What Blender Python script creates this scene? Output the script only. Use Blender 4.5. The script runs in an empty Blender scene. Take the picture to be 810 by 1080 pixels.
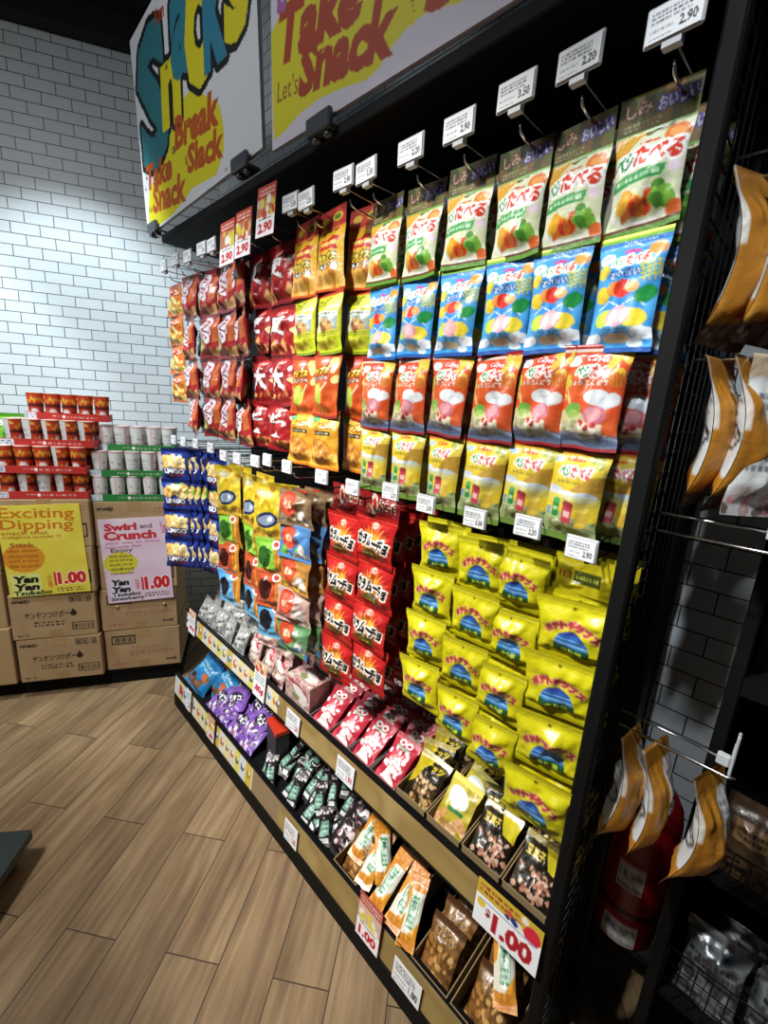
import bpy, math, random
import numpy as np
from mathutils import Matrix, Vector, Euler
rng = random.Random(7)
C = bpy.context.scene.collection
PI = math.pi

# ------------------------------------------------------------------ materials
def lin(c):
    c = np.asarray(c, float)
    return np.where(c <= .04045, c / 12.92, ((c + .055) / 1.055) ** 2.4)
def rgb(h):
    return tuple(int(h[i:i + 2], 16) / 255 for i in (0, 2, 4))
def node_mat(name):
    m = bpy.data.materials.new(name); m.use_nodes = True
    nt = m.node_tree; b = nt.nodes['Principled BSDF']
    return m, nt, b
def plain(name, hexc, rough=.5, metal=0., spec=.5, noise=0., scale=40.):
    m, nt, b = node_mat(name)
    col = tuple(lin(rgb(hexc))) + (1,)
    b.inputs['Base Color'].default_value = col
    b.inputs['Roughness'].default_value = rough
    b.inputs['Metallic'].default_value = metal
    b.inputs['Specular IOR Level'].default_value = spec
    if noise:
        n = nt.nodes.new('ShaderNodeTexNoise'); n.inputs['Scale'].default_value = scale; n.inputs['Detail'].default_value = 4
        tc = nt.nodes.new('ShaderNodeTexCoord'); nt.links.new(tc.outputs['Object'], n.inputs['Vector'])
        mx = nt.nodes.new('ShaderNodeMix'); mx.data_type = 'RGBA'
        mx.inputs[6].default_value = tuple(x * (1 - noise) for x in col[:3]) + (1,)
        mx.inputs[7].default_value = tuple(min(1, x * (1 + noise)) for x in col[:3]) + (1,)
        nt.links.new(n.outputs['Fac'], mx.inputs[0]); nt.links.new(mx.outputs[2], b.inputs['Base Color'])
    return m
def printed(name, rough, spec=.5, coat=0., bump=0., metal=0.):
    m, nt, b = node_mat(name)
    a = nt.nodes.new('ShaderNodeVertexColor'); a.layer_name = 'Art'
    nt.links.new(a.outputs['Color'], b.inputs['Base Color'])
    b.inputs['Roughness'].default_value = rough
    b.inputs['Specular IOR Level'].default_value = spec
    b.inputs['Coat Weight'].default_value = coat
    b.inputs['Coat Roughness'].default_value = .15
    b.inputs['Metallic'].default_value = metal
    if bump:
        n = nt.nodes.new('ShaderNodeTexNoise'); n.inputs['Scale'].default_value = 55; n.inputs['Detail'].default_value = 3
        tc = nt.nodes.new('ShaderNodeTexCoord'); nt.links.new(tc.outputs['Object'], n.inputs['Vector'])
        bp = nt.nodes.new('ShaderNodeBump'); bp.inputs['Strength'].default_value = bump; bp.inputs['Distance'].default_value = .004
        nt.links.new(n.outputs['Fac'], bp.inputs['Height']); nt.links.new(bp.outputs['Normal'], b.inputs['Normal'])
    return m
FILM = printed('printed_film', .36, .45, .2, .5)
FOIL = printed('printed_foil', .3, .6, .2, .5, .35)
HEADER = printed('printed_header_film', .55, .3)
PAPER = printed('printed_paper', .6, .3)
CARD = printed('printed_cardboard', .8, .2, 0, .15)
BLACK = plain('black_metal', '08080a', .5, 0, .25)
BLACKM = plain('matt_black', '060607', .75, 0, .2)
CHROME = plain('chrome_wire', 'd8dadc', .25, 1.)
WHITE = plain('white_plastic', 'b4b8bc', .4)
CLEARISH = plain('clear_plastic_clip', '50555a', .15, 0, .6)
KRAFT = plain('kraft_cardboard', 'a88a63', .8, 0, .2, .08)
KRAFTIN = plain('kraft_tray', '8a7654', .85, 0, .2, .1)
TAPE = plain('packing_tape', 'a5865c', .3, 0, .5)
GREYCARD = plain('grey_divider_card', '6f6a66', .7)
REDP = plain('extinguisher_red', '8c1418', .3, 0, .5)
REDT = plain('red_tray_card', 'c3322f', .6)
GREENT = plain('green_tray_card', '2f7a3c', .6)
RUBBER = plain('black_rubber', '141414', .6)

# ------------------------------------------------------------------ objects
def put(o, parent=None):
    C.objects.link(o)
    if parent is not None: o.parent = parent
    return o
def tag(o, label=None, cat=None, group=None, kind=None):
    if label: o['label'] = label
    if cat: o['category'] = cat
    if group: o['group'] = group
    if kind: o['kind'] = kind
    return o
def empty(name, loc=(0, 0, 0), rot=(0, 0, 0)):
    o = bpy.data.objects.new(name, None); o.location = loc; o.rotation_euler = rot
    o.empty_display_size = .02
    return put(o)
class MB:
    """collects boxes, tubes, lathes and sheets into one mesh"""
    def __init__(s): s.v = []; s.f = []; s.sm = []
    def add(s, vs, fs, smooth=False):
        b = len(s.v); s.v += [tuple(x) for x in vs]; s.f += [tuple(i + b for i in f) for f in fs]; s.sm += [smooth] * len(fs); return s
    def box(s, x0, y0, z0, x1, y1, z1, M=None, ch=.0):
        x0, x1 = min(x0, x1), max(x0, x1); y0, y1 = min(y0, y1), max(y0, y1); z0, z1 = min(z0, z1), max(z0, z1)
        c = min(ch, (x1 - x0) / 3, (y1 - y0) / 3, (z1 - z0) / 3)
        if c <= 0:
            vs = [(x0, y0, z0), (x1, y0, z0), (x1, y1, z0), (x0, y1, z0), (x0, y0, z1), (x1, y0, z1), (x1, y1, z1), (x0, y1, z1)]
            fs = [(0, 3, 2, 1), (4, 5, 6, 7), (0, 1, 5, 4), (1, 2, 6, 5), (2, 3, 7, 6), (3, 0, 4, 7)]
        else:  # chamfered vertical edges and top and bottom rims
            def ring(d, z): return [(x0 + d + c, y0 + d, z), (x1 - d - c, y0 + d, z), (x1 - d, y0 + d + c, z), (x1 - d, y1 - d - c, z), (x1 - d - c, y1 - d, z), (x0 + d + c, y1 - d, z), (x0 + d, y1 - d - c, z), (x0 + d, y0 + d + c, z)]
            vs = ring(c * .6, z0) + ring(0, z0 + c) + ring(0, z1 - c) + ring(c * .6, z1)
            fs = [tuple(range(7, -1, -1)), tuple(range(24, 32))]
            for k in range(3):
                for i in range(8):
                    j = (i + 1) % 8; fs.append((k * 8 + i, k * 8 + j, k * 8 + 8 + j, k * 8 + 8 + i))
        if M is not None: vs = [tuple(M @ Vector(v)) for v in vs]
        return s.add(vs, fs)
    def tube(s, pts, r, n=8, caps=True):
        pts = [Vector(p) for p in pts]; vs = []; fs = []; up = None
        for i, p in enumerate(pts):
            d = (pts[min(i + 1, len(pts) - 1)] - pts[max(i - 1, 0)]).normalized()
            if up is None: up = Vector((0, 0, 1)) if abs(d.z) < .9 else Vector((1, 0, 0))
            a = d.cross(up).normalized(); b = a.cross(d).normalized(); up = b
            rr = r[i] if isinstance(r, (list, tuple)) else r
            for k in range(n):
                t = 2 * PI * k / n; vs.append(p + a * (rr * math.cos(t)) + b * (rr * math.sin(t)))
        for i in range(len(pts) - 1):
            for k in range(n):
                j = (k + 1) % n; fs.append((i * n + k, i * n + j, i * n + n + j, i * n + n + k))
        if caps: fs += [tuple(range(n - 1, -1, -1)), tuple(range((len(pts) - 1) * n, len(pts) * n))]
        return s.add(vs, fs, True)
    def lathe(s, prof, n=20, c=(0, 0, 0)):
        vs = []; fs = []
        for r, z in prof:
            for k in range(n):
                t = 2 * PI * k / n; vs.append((c[0] + r * math.cos(t), c[1] + r * math.sin(t), c[2] + z))
        for i in range(len(prof) - 1):
            for k in range(n):
                j = (k + 1) % n; fs.append((i * n + k, i * n + j, i * n + n + j, i * n + n + k))
        fs += [tuple(range(n - 1, -1, -1)), tuple(range((len(prof) - 1) * n, len(prof) * n))]
        return s.add(vs, fs, True)
    def mesh(s, name, mat):
        m = bpy.data.meshes.new(name); m.from_pydata(s.v, [], s.f); m.materials.append(mat)
        m.polygons.foreach_set('use_smooth', s.sm); m.update(); return m
    def build(s, name, mat, parent=None):
        return put(bpy.data.objects.new(name, s.mesh(name, mat)), parent)

# ------------------------------------------------------------------ printed artwork: a small raster drawn in memory and stored as a colour attribute
_tm = {}
def text_mask(t, bold=.02):
    k = (t, bold)
    if k in _tm: return _tm[k]
    cu = bpy.data.curves.new('t', 'FONT'); cu.body = t; cu.resolution_u = 2; cu.offset = bold
    o = bpy.data.objects.new('t', cu); C.objects.link(o)
    me = o.evaluated_get(bpy.context.evaluated_depsgraph_get()).to_mesh(); me.calc_loop_triangles()
    v = np.empty(len(me.vertices) * 3); me.vertices.foreach_get('co', v); v = v.reshape(-1, 3)[:, :2]
    tr = np.empty(len(me.loop_triangles) * 3, int); me.loop_triangles.foreach_get('vertices', tr); tr = tr.reshape(-1, 3)
    o.evaluated_get(bpy.context.evaluated_depsgraph_get()).to_mesh_clear(); bpy.data.objects.remove(o); bpy.data.curves.remove(cu)
    lo, hi = v.min(0), v.max(0); S = 64 / max(.3, hi[1] - lo[1]); v = (v - lo) * S
    W, H = int((hi[0] - lo[0]) * S) + 2, int((hi[1] - lo[1]) * S) + 2
    m = np.zeros((H, W), bool)
    for a, b, c in v[tr]:
        x0, y0 = np.floor(np.minimum(np.minimum(a, b), c)).astype(int); x1, y1 = np.ceil(np.maximum(np.maximum(a, b), c)).astype(int) + 1
        x0, y0 = max(0, x0), max(0, y0); x1, y1 = min(W, x1), min(H, y1)
        if x1 <= x0 or y1 <= y0: continue
        yy, xx = np.mgrid[y0:y1, x0:x1]; xx = xx + .5; yy = yy + .5
        d = lambda p, q: (q[0] - p[0]) * (yy - p[1]) - (q[1] - p[1]) * (xx - p[0])
        e0, e1, e2 = d(a, b), d(b, c), d(c, a)
        m[y0:y1, x0:x1] |= ((e0 >= 0) & (e1 >= 0) & (e2 >= 0)) | ((e0 <= 0) & (e1 <= 0) & (e2 <= 0))
    _tm[k] = m[::-1]; return _tm[k]
class Cv:
    """canvas; x and y run 0..1 from the top left"""
    def __init__(s, w, h, bg, res=1100):
        s.W = max(8, int(w * res)); s.H = max(8, int(h * res)); s.asp = w / h
        s.a = np.empty((s.H, s.W, 3)); s.a[:] = rgb(bg)
        yy, xx = np.mgrid[0:s.H, 0:s.W]; s.x = (xx + .5) / s.W; s.y = (yy + .5) / s.H
    def m(s, mask, col, al=1.):
        s.a[mask] = s.a[mask] * (1 - al) + np.array(rgb(col)) * al; return s
    def rect(s, x0, y0, x1, y1, col, al=1.): return s.m((s.x >= x0) & (s.x < x1) & (s.y >= y0) & (s.y < y1), col, al)
    def ell(s, cx, cy, rx, ry, col, rot=0, al=1.):   # radii in widths
        dx = s.x - cx; dy = (s.y - cy) / s.asp; c, n = math.cos(rot), math.sin(rot)
        return s.m(((dx * c + dy * n) / rx) ** 2 + ((dy * c - dx * n) / ry) ** 2 < 1, col, al)
    def poly(s, pts, col):
        ins = np.zeros((s.H, s.W), bool); n = len(pts)
        for i in range(n):
            (x0, y0), (x1, y1) = pts[i], pts[(i + 1) % n]
            if y0 == y1: continue
            ins ^= ((y0 > s.y) != (y1 > s.y)) & (s.x < (x1 - x0) * (s.y - y0) / (y1 - y0) + x0)
        return s.m(ins, col)
    def line(s, pts, w, col):
        for (x0, y0), (x1, y1) in zip(pts, pts[1:]):
            ax, ay, bx, by = x0, y0 / s.asp, x1, y1 / s.asp; L = max(1e-9, (bx - ax) ** 2 + (by - ay) ** 2)
            px, py = s.x, s.y / s.asp; t = np.clip(((px - ax) * (bx - ax) + (py - ay) * (by - ay)) / L, 0, 1)
            s.m((px - ax - t * (bx - ax)) ** 2 + (py - ay - t * (by - ay)) ** 2 < (w / 2) ** 2, col)
        return s
    def text(s, t, x0, y0, x1, y1, col, out=None, ow=.03, rot=0., skew=0., bold=.02):
        mk = text_mask(t, bold); h, w = mk.shape
        cx, cy = (x0 + x1) / 2, (y0 + y1) / 2
        dx = (s.x - cx); dy = (s.y - cy) / s.asp; c, n = math.cos(rot), math.sin(rot)
        u = (dx * c + dy * n); v = (dy * c - dx * n) * s.asp; u = u + skew * v / s.asp
        def samp(ox=0, oy=0):
            i = ((u + ox) / (x1 - x0) + .5) * w; j = ((v + oy) / (y1 - y0) + .5) * h
            ok = (i >= 0) & (i < w) & (j >= 0) & (j < h)
            return ok & mk[np.clip(j.astype(int), 0, h - 1), np.clip(i.astype(int), 0, w - 1)]
        if out:
            o = np.zeros((s.H, s.W), bool)
            for k in range(12):
                a = 2 * PI * k / 12; o |= samp(ow * math.cos(a), ow * math.sin(a) * s.asp)
            s.m(o, out)
        return s.m(samp(), col)
    def scrib(s, x0, y0, x1, y1, col, n=3, seed=1, w=.02):   # small unreadable print
        r = random.Random(seed)
        for k in range(n):
            y = y0 + (y1 - y0) * (k + .5) / n; x = x0
            while x < x1:
                l = r.uniform(.02, .07) * max(.4, x1 - x0) * 1.6; s.rect(x, y - (y1 - y0) / n * .27, min(x1, x + l), y + (y1 - y0) / n * .27, col, r.uniform(.5, .95)); x += l + r.uniform(.01, .03)
        return s
    def spots(s, x0, y0, x1, y1, cols, n, r0, r1, seed=1, ar=1.):
        r = random.Random(seed)
        for k in range(n): s.ell(r.uniform(x0, x1), r.uniform(y0, y1), r.uniform(r0, r1), r.uniform(r0, r1) * ar, r.choice(cols), r.uniform(0, 3))
        return s
    def cloud(s, cols, scale=6, seed=1):
        """soft mottling between colours"""
        r = np.random.RandomState(seed); g = r.rand(int(scale / s.asp) + 3, scale + 3)
        fx = s.x * scale; fy = s.y * scale / s.asp; i = fx.astype(int); j = fy.astype(int); tx = fx - i; ty = fy - j
        tx = tx * tx * (3 - 2 * tx); ty = ty * ty * (3 - 2 * ty)
        n = (g[j, i] * (1 - tx) + g[j, i + 1] * tx) * (1 - ty) + (g[j + 1, i] * (1 - tx) + g[j + 1, i + 1] * tx) * ty
        P = np.array([rgb(c) for c in cols]); k = np.clip(n, 0, .999) * (len(cols) - 1); q = k.astype(int); f = (k - q)[..., None]
        s.a[:] = P[q] * (1 - f) + P[q + 1] * f; return s
    def sample(s, U, V):
        """box-filtered colours at texture positions"""
        x = np.clip(U, 0, 1) * (s.W - 1); y = np.clip(V, 0, 1) * (s.H - 1); i = np.minimum(x.astype(int), s.W - 2); j = np.minimum(y.astype(int), s.H - 2)
        tx = (x - i)[..., None]; ty = (y - j)[..., None]
        return (s.a[j, i] * (1 - tx) + s.a[j, i + 1] * tx) * (1 - ty) + (s.a[j + 1, i] * (1 - tx) + s.a[j + 1, i + 1] * tx) * ty
def art_mesh(name, verts, faces, cols, mat, smooth=True):
    m = bpy.data.meshes.new(name); m.from_pydata([tuple(v) for v in verts], [], faces)
    at = m.color_attributes.new('Art', 'FLOAT_COLOR', 'POINT')
    d = np.ones((len(verts), 4), np.float32); d[:, :3] = lin(cols); at.data.foreach_set('color', d.ravel())
    m.materials.append(mat); m.polygons.foreach_set('use_smooth', [smooth] * len(m.polygons)); m.update(); return m
def grid_faces(nu, nv, base=0, flip=False):
    F = []
    for j in range(nv):
        for i in range(nu):
            a = base + j * (nu + 1) + i; q = (a, a + nu + 1, a + nu + 2, a + 1)
            F.append(q[::-1] if flip else q)
    return F
def vnoise(U, V, s, seed):
    r = np.random.RandomState(seed); g = r.rand(32, 32) * 2 - 1
    x = U * s; y = V * s; i = np.floor(x).astype(int); j = np.floor(y).astype(int); tx = x - i; ty = y - j
    tx = tx * tx * (3 - 2 * tx); ty = ty * ty * (3 - 2 * ty); G = lambda a, b: g[b % 32, a % 32]
    return (G(i, j) * (1 - tx) + G(i + 1, j) * tx) * (1 - ty) + (G(i, j + 1) * (1 - tx) + G(i + 1, j + 1) * tx) * ty
def bag_mesh(name, w, h, t, cv, mat=None, seed=1, head=.1, foot=.06, crush=1., v0=0., v1=1., nx=None, nv=None, flat=False, bow=0.):
    """a filled pillow bag hanging from the middle of its top edge: flat seals, puffed body, creases running in from the seals and sides.
    v0..v1 cuts the sheet so that a header card and the body can be meshes of their own"""
    mat = mat or FILM
    nx = nx or max(14, min(60, int(w * 440))); nv = nv or max(14, min(80, int(h * (v1 - v0) * 440)))
    r = random.Random(seed)
    tw = r.uniform(-.2, .2); bend = r.uniform(-.1, .1); fold = r.uniform(-1, 1); fa = r.uniform(-.7, .7); fo = r.uniform(.35, .65)
    def shape(u, v, side):
        q = np.clip((v - head) / .3, 0, 1) * np.clip((1 - foot - v) / .22, 0, 1); q = np.clip(q * 1.25, 0, 1); q = q * q * (3 - 2 * q)
        pu = np.sin(PI * np.clip(u, 0, 1)) ** .62
        body = q * pu
        y = body * t / 2
        e = np.minimum(np.abs(v - head), np.abs(1 - foot - v))
        cr = np.exp(-e * 9) * np.clip(np.sin(PI * u), 0, 1) * (np.sin(u * (26 + seed % 5 * 3) + seed) * .6 + vnoise(u, v * .3, 11, seed + 3) * .8)
        y = y + crush * (cr * .05 * w * (.15 + q * .6) + vnoise(u, v, 3.3, seed + side) * .075 * w * q * pu + vnoise(u + .2 * v, v, 8, seed + 5 + side) * .03 * w * q * pu)
        fd = (u - .5) * math.cos(fa) + (v - fo) * math.sin(fa) * h / w
        if side == 0: y = y + crush * fold * .05 * w * np.exp(-np.abs(fd) * 9) * q * pu
        y = np.maximum(y, .0006)
        x = (u - .5) * w * (1 - .10 * q) 
        z = -v * h + vnoise(u, v * 0, 3, seed + 9) * .012 * h * (v > .5) * crush
        mid = tw * (u - .5) * w * (v - .3) + bend * h * (v - .4) ** 2 * .6 * (v > 0) - bow * np.sin(PI * v)
        if flat: mid = mid * .3
        return x, y * (-1 if side == 0 else 1) + mid, z
    V = []; F = []; K = []
    for side, (a, b) in enumerate(((nx, nv), (max(8, nx // 2), max(8, nv // 2)))):
        jj, ii = np.mgrid[0:b + 1, 0:a + 1]; u = ii / a; v = v0 + (v1 - v0) * jj / b
        x, y, z = shape(u, v, side)
        F += grid_faces(a, b, len(V), side == 1); V += list(np.stack([x, y, z], -1).reshape(-1, 3)); K.append(cv.sample(u if side == 0 else 1 - u, v).reshape(-1, 3))
    K = np.concatenate(K)
    return art_mesh(name, V, F, K, mat)
def sheet_mesh(name, w, h, th, cv, mat=PAPER, res=420, bow=0.):
    """a thin printed board standing on its bottom edge, face towards -y"""
    nx = max(4, min(440, int(w * res))); nv = max(4, min(340, int(h * res)))
    jj, ii = np.mgrid[0:nv + 1, 0:nx + 1]; u = ii / nx; v = jj / nv
    x = (u - .5) * w; z = (1 - v) * h; yb = bow * np.sin(PI * u)
    V = list(np.stack([x, yb - th / 2, z], -1).reshape(-1, 3)); F = grid_faces(nx, nv); K = [cv.sample(u, v).reshape(-1, 3)]
    b = len(V); ring = [(-w / 2, h), (w / 2, h), (w / 2, 0), (-w / 2, 0)]
    V += [(x_, -th / 2, z_) for x_, z_ in ring] + [(x_, th / 2, z_) for x_, z_ in ring]
    F += [(b + i, b + (i + 1) % 4, b + 4 + (i + 1) % 4, b + 4 + i)[::-1] for i in range(4)] + [(b + 4, b + 5, b + 6, b + 7)]
    K.append(np.tile(cv.a.reshape(-1, 3)[:1], (8, 1)))
    return art_mesh(name, V, F, np.concatenate(K), mat, False)
def face_rot(yaw, pitch=0., roll=0.):
    """local -y is the printed face"""
    return (Matrix.Rotation(yaw, 3, 'Z') @ Matrix.Rotation(pitch, 3, 'X') @ Matrix.Rotation(roll, 3, 'Y')).to_euler()
def obj(name, me, loc=(0, 0, 0), rot=(0, 0, 0), parent=None):
    o = bpy.data.objects.new(name, me); o.location = loc; o.rotation_euler = rot
    return put(o, parent)
RACK = -PI / 2      # faces -x, towards the aisle
# ------------------------------------------------------------------ pack artwork
def A_veg(w, h):
    c = Cv(w, h, 'e9ebc8').cloud(['dfe0c8', 'd0d8b0', 'e4e4d0'], 4, 3)
    c.rect(0, 0, 1, .27, '4c4a24'); c.spots(0, .02, 1, .26, ['6b5a2c', '39401d', '5a6a2a', '7a5a30'], 26, .05, .14, 4)
    c.text('しみ', .1, .05, .42, .15, 'b8a48a', '5a2a20', .02, -.05); c.text('おいしい', .5, .06, .96, .16, 'd8d8e8', '4a3f86', .025, -.05)
    c.scrib(.1, .19, .55, .25, 'a8b090', 2, 3)
    c.rect(0, .262, 1, .285, '6fa53a')
    c.poly([(0, .28), (.42, .28), (.2, .40), (0, .44)], 'e0b54a')
    for k in range(5): c.line([(.02 + .08 * k, .28), (.0 + .05 * k, .42)], .03, 'c98a2c')
    c.ell(.82, .37, .17, .12, 'd9793a', .4); c.ell(.82, .37, .11, .07, 'eaa25a', .4)
    c.text('ベジ', .03, .42, .36, .57, '2d8a4c', 'ffffff', .03, 0, .1, .05); c.text('たべる', .34, .41, .97, .565, 'd6402a', 'ffffff', .035, 0, .1, .05)
    c.text('Calbee', .36, .36, .62, .395, 'd02c2c', bold=.03)
    c.poly([(.05, .605), (.8, .59), (.76, .67), (.03, .685)], '3f9a55'); c.scrib(.1, .61, .72, .67, 'e6f2da', 1, 6)
    c.ell(.9, .62, .09, .06, 'e8d4e4')
    c.ell(.5, .83, .46, .2, 'e8e8de'); c.ell(.5, .82, .40, .16, 'c8d0a4')
    c.spots(.16, .76, .5, .86, ['e3a834', 'e0bf4e', 'c98f2c', 'd8722a'], 14, .05, .1, 2)
    c.spots(.4, .75, .66, .87, ['d2402a', 'c93524', 'e0702c'], 9, .05, .09, 5); c.spots(.62, .73, .92, .84, ['5f9a35', '78b040', 'e4cf48', '4b8a30'], 13, .05, .1, 6)
    c.ell(.93, .90, .12, .1, 'c8622c'); c.rect(0, .93, 1, .965, '5b2f1c'); c.rect(0, .96, 1, 1, '5a8a30')
    return c
def A_blue(w, h):
    c = Cv(w, h, '3d93d8').cloud(['2f86d2', '55a8e2', '3c94da'], 4, 5)
    c.rect(0, 0, 1, .035, 'cfe04a'); c.rect(0, .035, 1, .06, '7ab83a'); c.rect(0, .06, 1, .1, '2a78c8'); c.scrib(.4, .065, .8, .095, 'e8f0ff', 1)
    c.ell(.16, .2, .13, .09, 'ffffff'); c.scrib(.08, .17, .24, .22, '2a62b0', 2)
    c.text('Calbee', .4, .13, .62, .17, 'd6337a', bold=.03)
    c.text('ベジ', .28, .2, .5, .3, '2f9a50', 'ffffff', .025, -.08, .1, .05); c.text('たべる', .48, .18, .8, .28, 'e0442c', 'ffffff', .025, -.08, .1, .05)
    c.text('おやさい', .27, .32, .72, .375, 'eef6ff', '2a62b0', .018, -.05)
    c.ell(.86, .16, .13, .09, 'e2902e', .3)
    for k in range(4):
        c.line([(.74 + .07 * k, .27), (.8 + .07 * k, .42)], .022, 'd8b23c'); c.line([(.72, .3 + .035 * k), (.98, .26 + .035 * k)], .022, 'c8d850')
    c.spots(.05, .25, .2, .36, ['e6d24a', 'd8b83a'], 4, .06, .09, 3)
    c.line([(.15, .62), (.3, .56), (.5, .62), (.7, .56), (.88, .62)], .02, 'dff0ff')
    c.ell(.17, .5, .13, .11, 'e8c83a', .5); c.ell(.37, .46, .13, .1, 'ef8f34'); c.ell(.5, .47, .15, .12, 'd8382e'); c.ell(.64, .46, .1, .08, 'f2a052'); c.ell(.84, .53, .15, .11, '1f8a42', -.4)
    c.ell(.27, .71, .17, .13, 'b9d048'); c.ell(.74, .72, .18, .13, 'e8d23e'); c.ell(.5, .7, .2, .15, 'eaa0a8'); c.ell(.5, .69, .15, .1, 'f2bcc0')
    c.scrib(.32, .79, .68, .83, '5a3a2a', 1, 4); c.ell(.5, .88, .2, .07, 'b8b090')
    c.ell(.1, .87, .16, .08, 'eaf3fa'); c.ell(.88, .84, .17, .09, 'eaf3fa'); c.ell(.75, .92, .12, .06, 'dcecf8'); c.rect(0, .95, 1, 1, '2456a0')
    return c
def A_orange(w, h):
    c = Cv(w, h, 'd4582a').cloud(['da602c', 'c84a26', 'e06c34'], 4, 6)
    c.rect(0, 0, 1, .05, '9c2026'); c.rect(0, .05, 1, .075, 'd8d0c4')
    c.ell(.15, .16, .13, .085, 'eef0f2'); c.scrib(.06, .13, .24, .19, '6a5a8a', 2)
    c.text('Calbee', .36, .11, .68, .165, 'f4f0ec', 'b82020', .018, .03, bold=.03)
    c.text('ベジ', .22, .2, .48, .32, '2c7c48', 'eef0e8', .025, .02, .1, .05); c.text('たべる', .47, .2, .84, .32, 'c83a38', 'f0ece6', .025, .02, .1, .05)
    c.text('さやえんどう', .2, .345, .76, .395, 'f4f0e8', 'b04a28', .012)
    c.spots(.74, .08, 1, .3, ['d8b23e', 'e0bc50', 'c89a30'], 8, .07, .12, 7); c.ell(.86, .34, .12, .1, 'd0742a', .3)
    for k in range(4): c.line([(.78 + .05 * k, .28), (.82 + .05 * k, .4)], .014, 'a85a20')
    c.spots(0, .3, .14, .42, ['c8b848', '9ab048'], 5, .05, .08, 8)
    c.line([(.04, .46), (.24, .6)], .04, 'd8b868'); c.line([(.02, .54), (.2, .5)], .03, 'c8a050'); c.line([(.1, .42), (.2, .58)], .03, 'e0c078')
    c.ell(.62, .5, .2, .11, 'd8dee2'); c.ell(.76, .55, .14, .09, 'c4ccd4'); c.ell(.86, .52, .12, .1, 'd4dade')
    c.ell(.2, .72, .3, .15, 'c4c08c'); c.ell(.5, .8, .5, .1, 'd0c8ac')
    c.ell(.27, .63, .14, .11, '6a9c40'); c.ell(.27, .67, .1, .07, '94b458'); c.ell(.64, .66, .18, .14, 'c87480'); c.ell(.62, .65, .12, .1, 'd898a0'); c.rect(.78, .7, 1, .84, 'cc5a30')
    c.spots(.42, .74, .7, .82, ['b8343a', 'e8e4dc', '8a3034'], 9, .025, .05, 9); c.spots(.04, .74, .4, .84, ['d9d2b8', 'a8a888', '8a9060', 'e0d0a8'], 12, .03, .06, 10)
    c.rect(0, .85, 1, 1, '566078'); c.line([(0, .87), (.2, .845), (.45, .885), (.7, .85), (1, .885)], .05, '8088a0'); c.line([(0, .93), (.3, .91), (.6, .95), (1, .92)], .03, '404c68'); c.rect(0, .97, 1, 1, '8a2024')
    return c
def A_yellow(w, h):
    c = Cv(w, h, 'd8c034').cloud(['dcc840', 'd0b42c', 'e0d060'], 4, 7)
    c.rect(0, 0, 1, .06, '7c2420'); c.rect(0, .06, 1, .08, 'c8602a')
    c.ell(.12, .15, .1, .06, 'c0d4e4'); c.scrib(.05, .12, .2, .18, '2a5a90', 2); c.text('Calbee', .3, .11, .6, .16, 'c83a28', bold=.03)
    c.text('ベジ', .2, .2, .45, .32, '2c7c48', 'f0f0e4', .025, .02, .1, .05); c.text('たべる', .44, .2, .8, .32, 'c84048', 'f4ece4', .025, .02, .1, .05)
    c.scrib(.2, .35, .72, .4, '6a6a30', 1, 5); c.poly([(.5, .45), (.78, .3), (1, .28), (1, .5)], 'b08a34'); c.spots(.72, .1, .98, .22, ['b8b040', '98a040'], 5, .05, .08, 4)
    c.ell(.16, .47, .18, .08, 'c8d0d8'); c.ell(.46, .5, .2, .07, 'd4dce0'); c.ell(.76, .5, .2, .08, 'b8c4cc'); c.rect(0, .5, 1, .6, 'c0b868', .6)
    c.poly([(0, .72), (.5, .68), (1, .76), (1, 1), (0, 1)], '9aa872'); c.spots(0, .74, 1, .93, ['78885a', 'a8b488', 'c4c8a4', '6a7a50', 'b0a880'], 34, .015, .05, 5)
    c.line([(0, .8), (.5, .75), (1, .84)], .012, '5a6a48')
    c.rect(.2, .57, .34, .75, '2c7c40'); c.ell(.27, .575, .08, .045, '3c9450'); c.rect(.42, .58, .62, .78, 'b0404a'); c.ell(.52, .585, .11, .05, '8a3038'); c.rect(.46, .66, .58, .72, 'd8b0ac'); c.rect(.68, .62, .86, .8, 'c8a83c'); c.ell(.77, .62, .09, .05, 'd8c058'); c.rect(.04, .66, .16, .74, '6a94b8')
    c.rect(.22, .64, .32, .68, 'a0c8a0'); c.rect(0, .93, 1, 1, '607c34')
    return c
def A_gold(w, h):
    c = Cv(w, h, 'e0b02a').cloud(['e6bc36', 'd8a020', 'eac850'], 4, 8)
    c.rect(0, 0, 1, .24, 'a8322a'); c.spots(0, 0, 1, .23, ['c0452f', '8c2a24', 'b84a36'], 14, .06, .13, 3); c.ell(.25, .13, .14, .08, 'd9b040'); c.ell(.7, .12, .18, .08, 'd8c04a'); c.ell(.7, .12, .12, .05, '5a7a30')
    c.rect(0, .235, 1, .255, 'e8873a')
    c.poly([(.12, .42), (.25, .36), (.4, .40), (.6, .33), (.9, .38), (.78, .46), (.86, .52), (.5, .5), (.2, .53)], 'c23328'); c.text('Potato', .22, .39, .8, .47, 'f4d660', bold=.04, rot=-.06)
    c.text('チップス', .16, .55, .82, .65, 'f2e25a', '6a4a10', .03, -.05, .1, .05); c.text('ごまあぶら', .12, .68, .86, .745, 'f4f4ea', '2a2a20', .025, -.05)
    c.spots(.0, .78, 1, .97, ['d8a24a', 'c98c3c', 'e2b866', 'b87a30'], 18, .1, .17, 4)
    c.rect(0, .965, 1, 1, 'b5481f')
    return c
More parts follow.
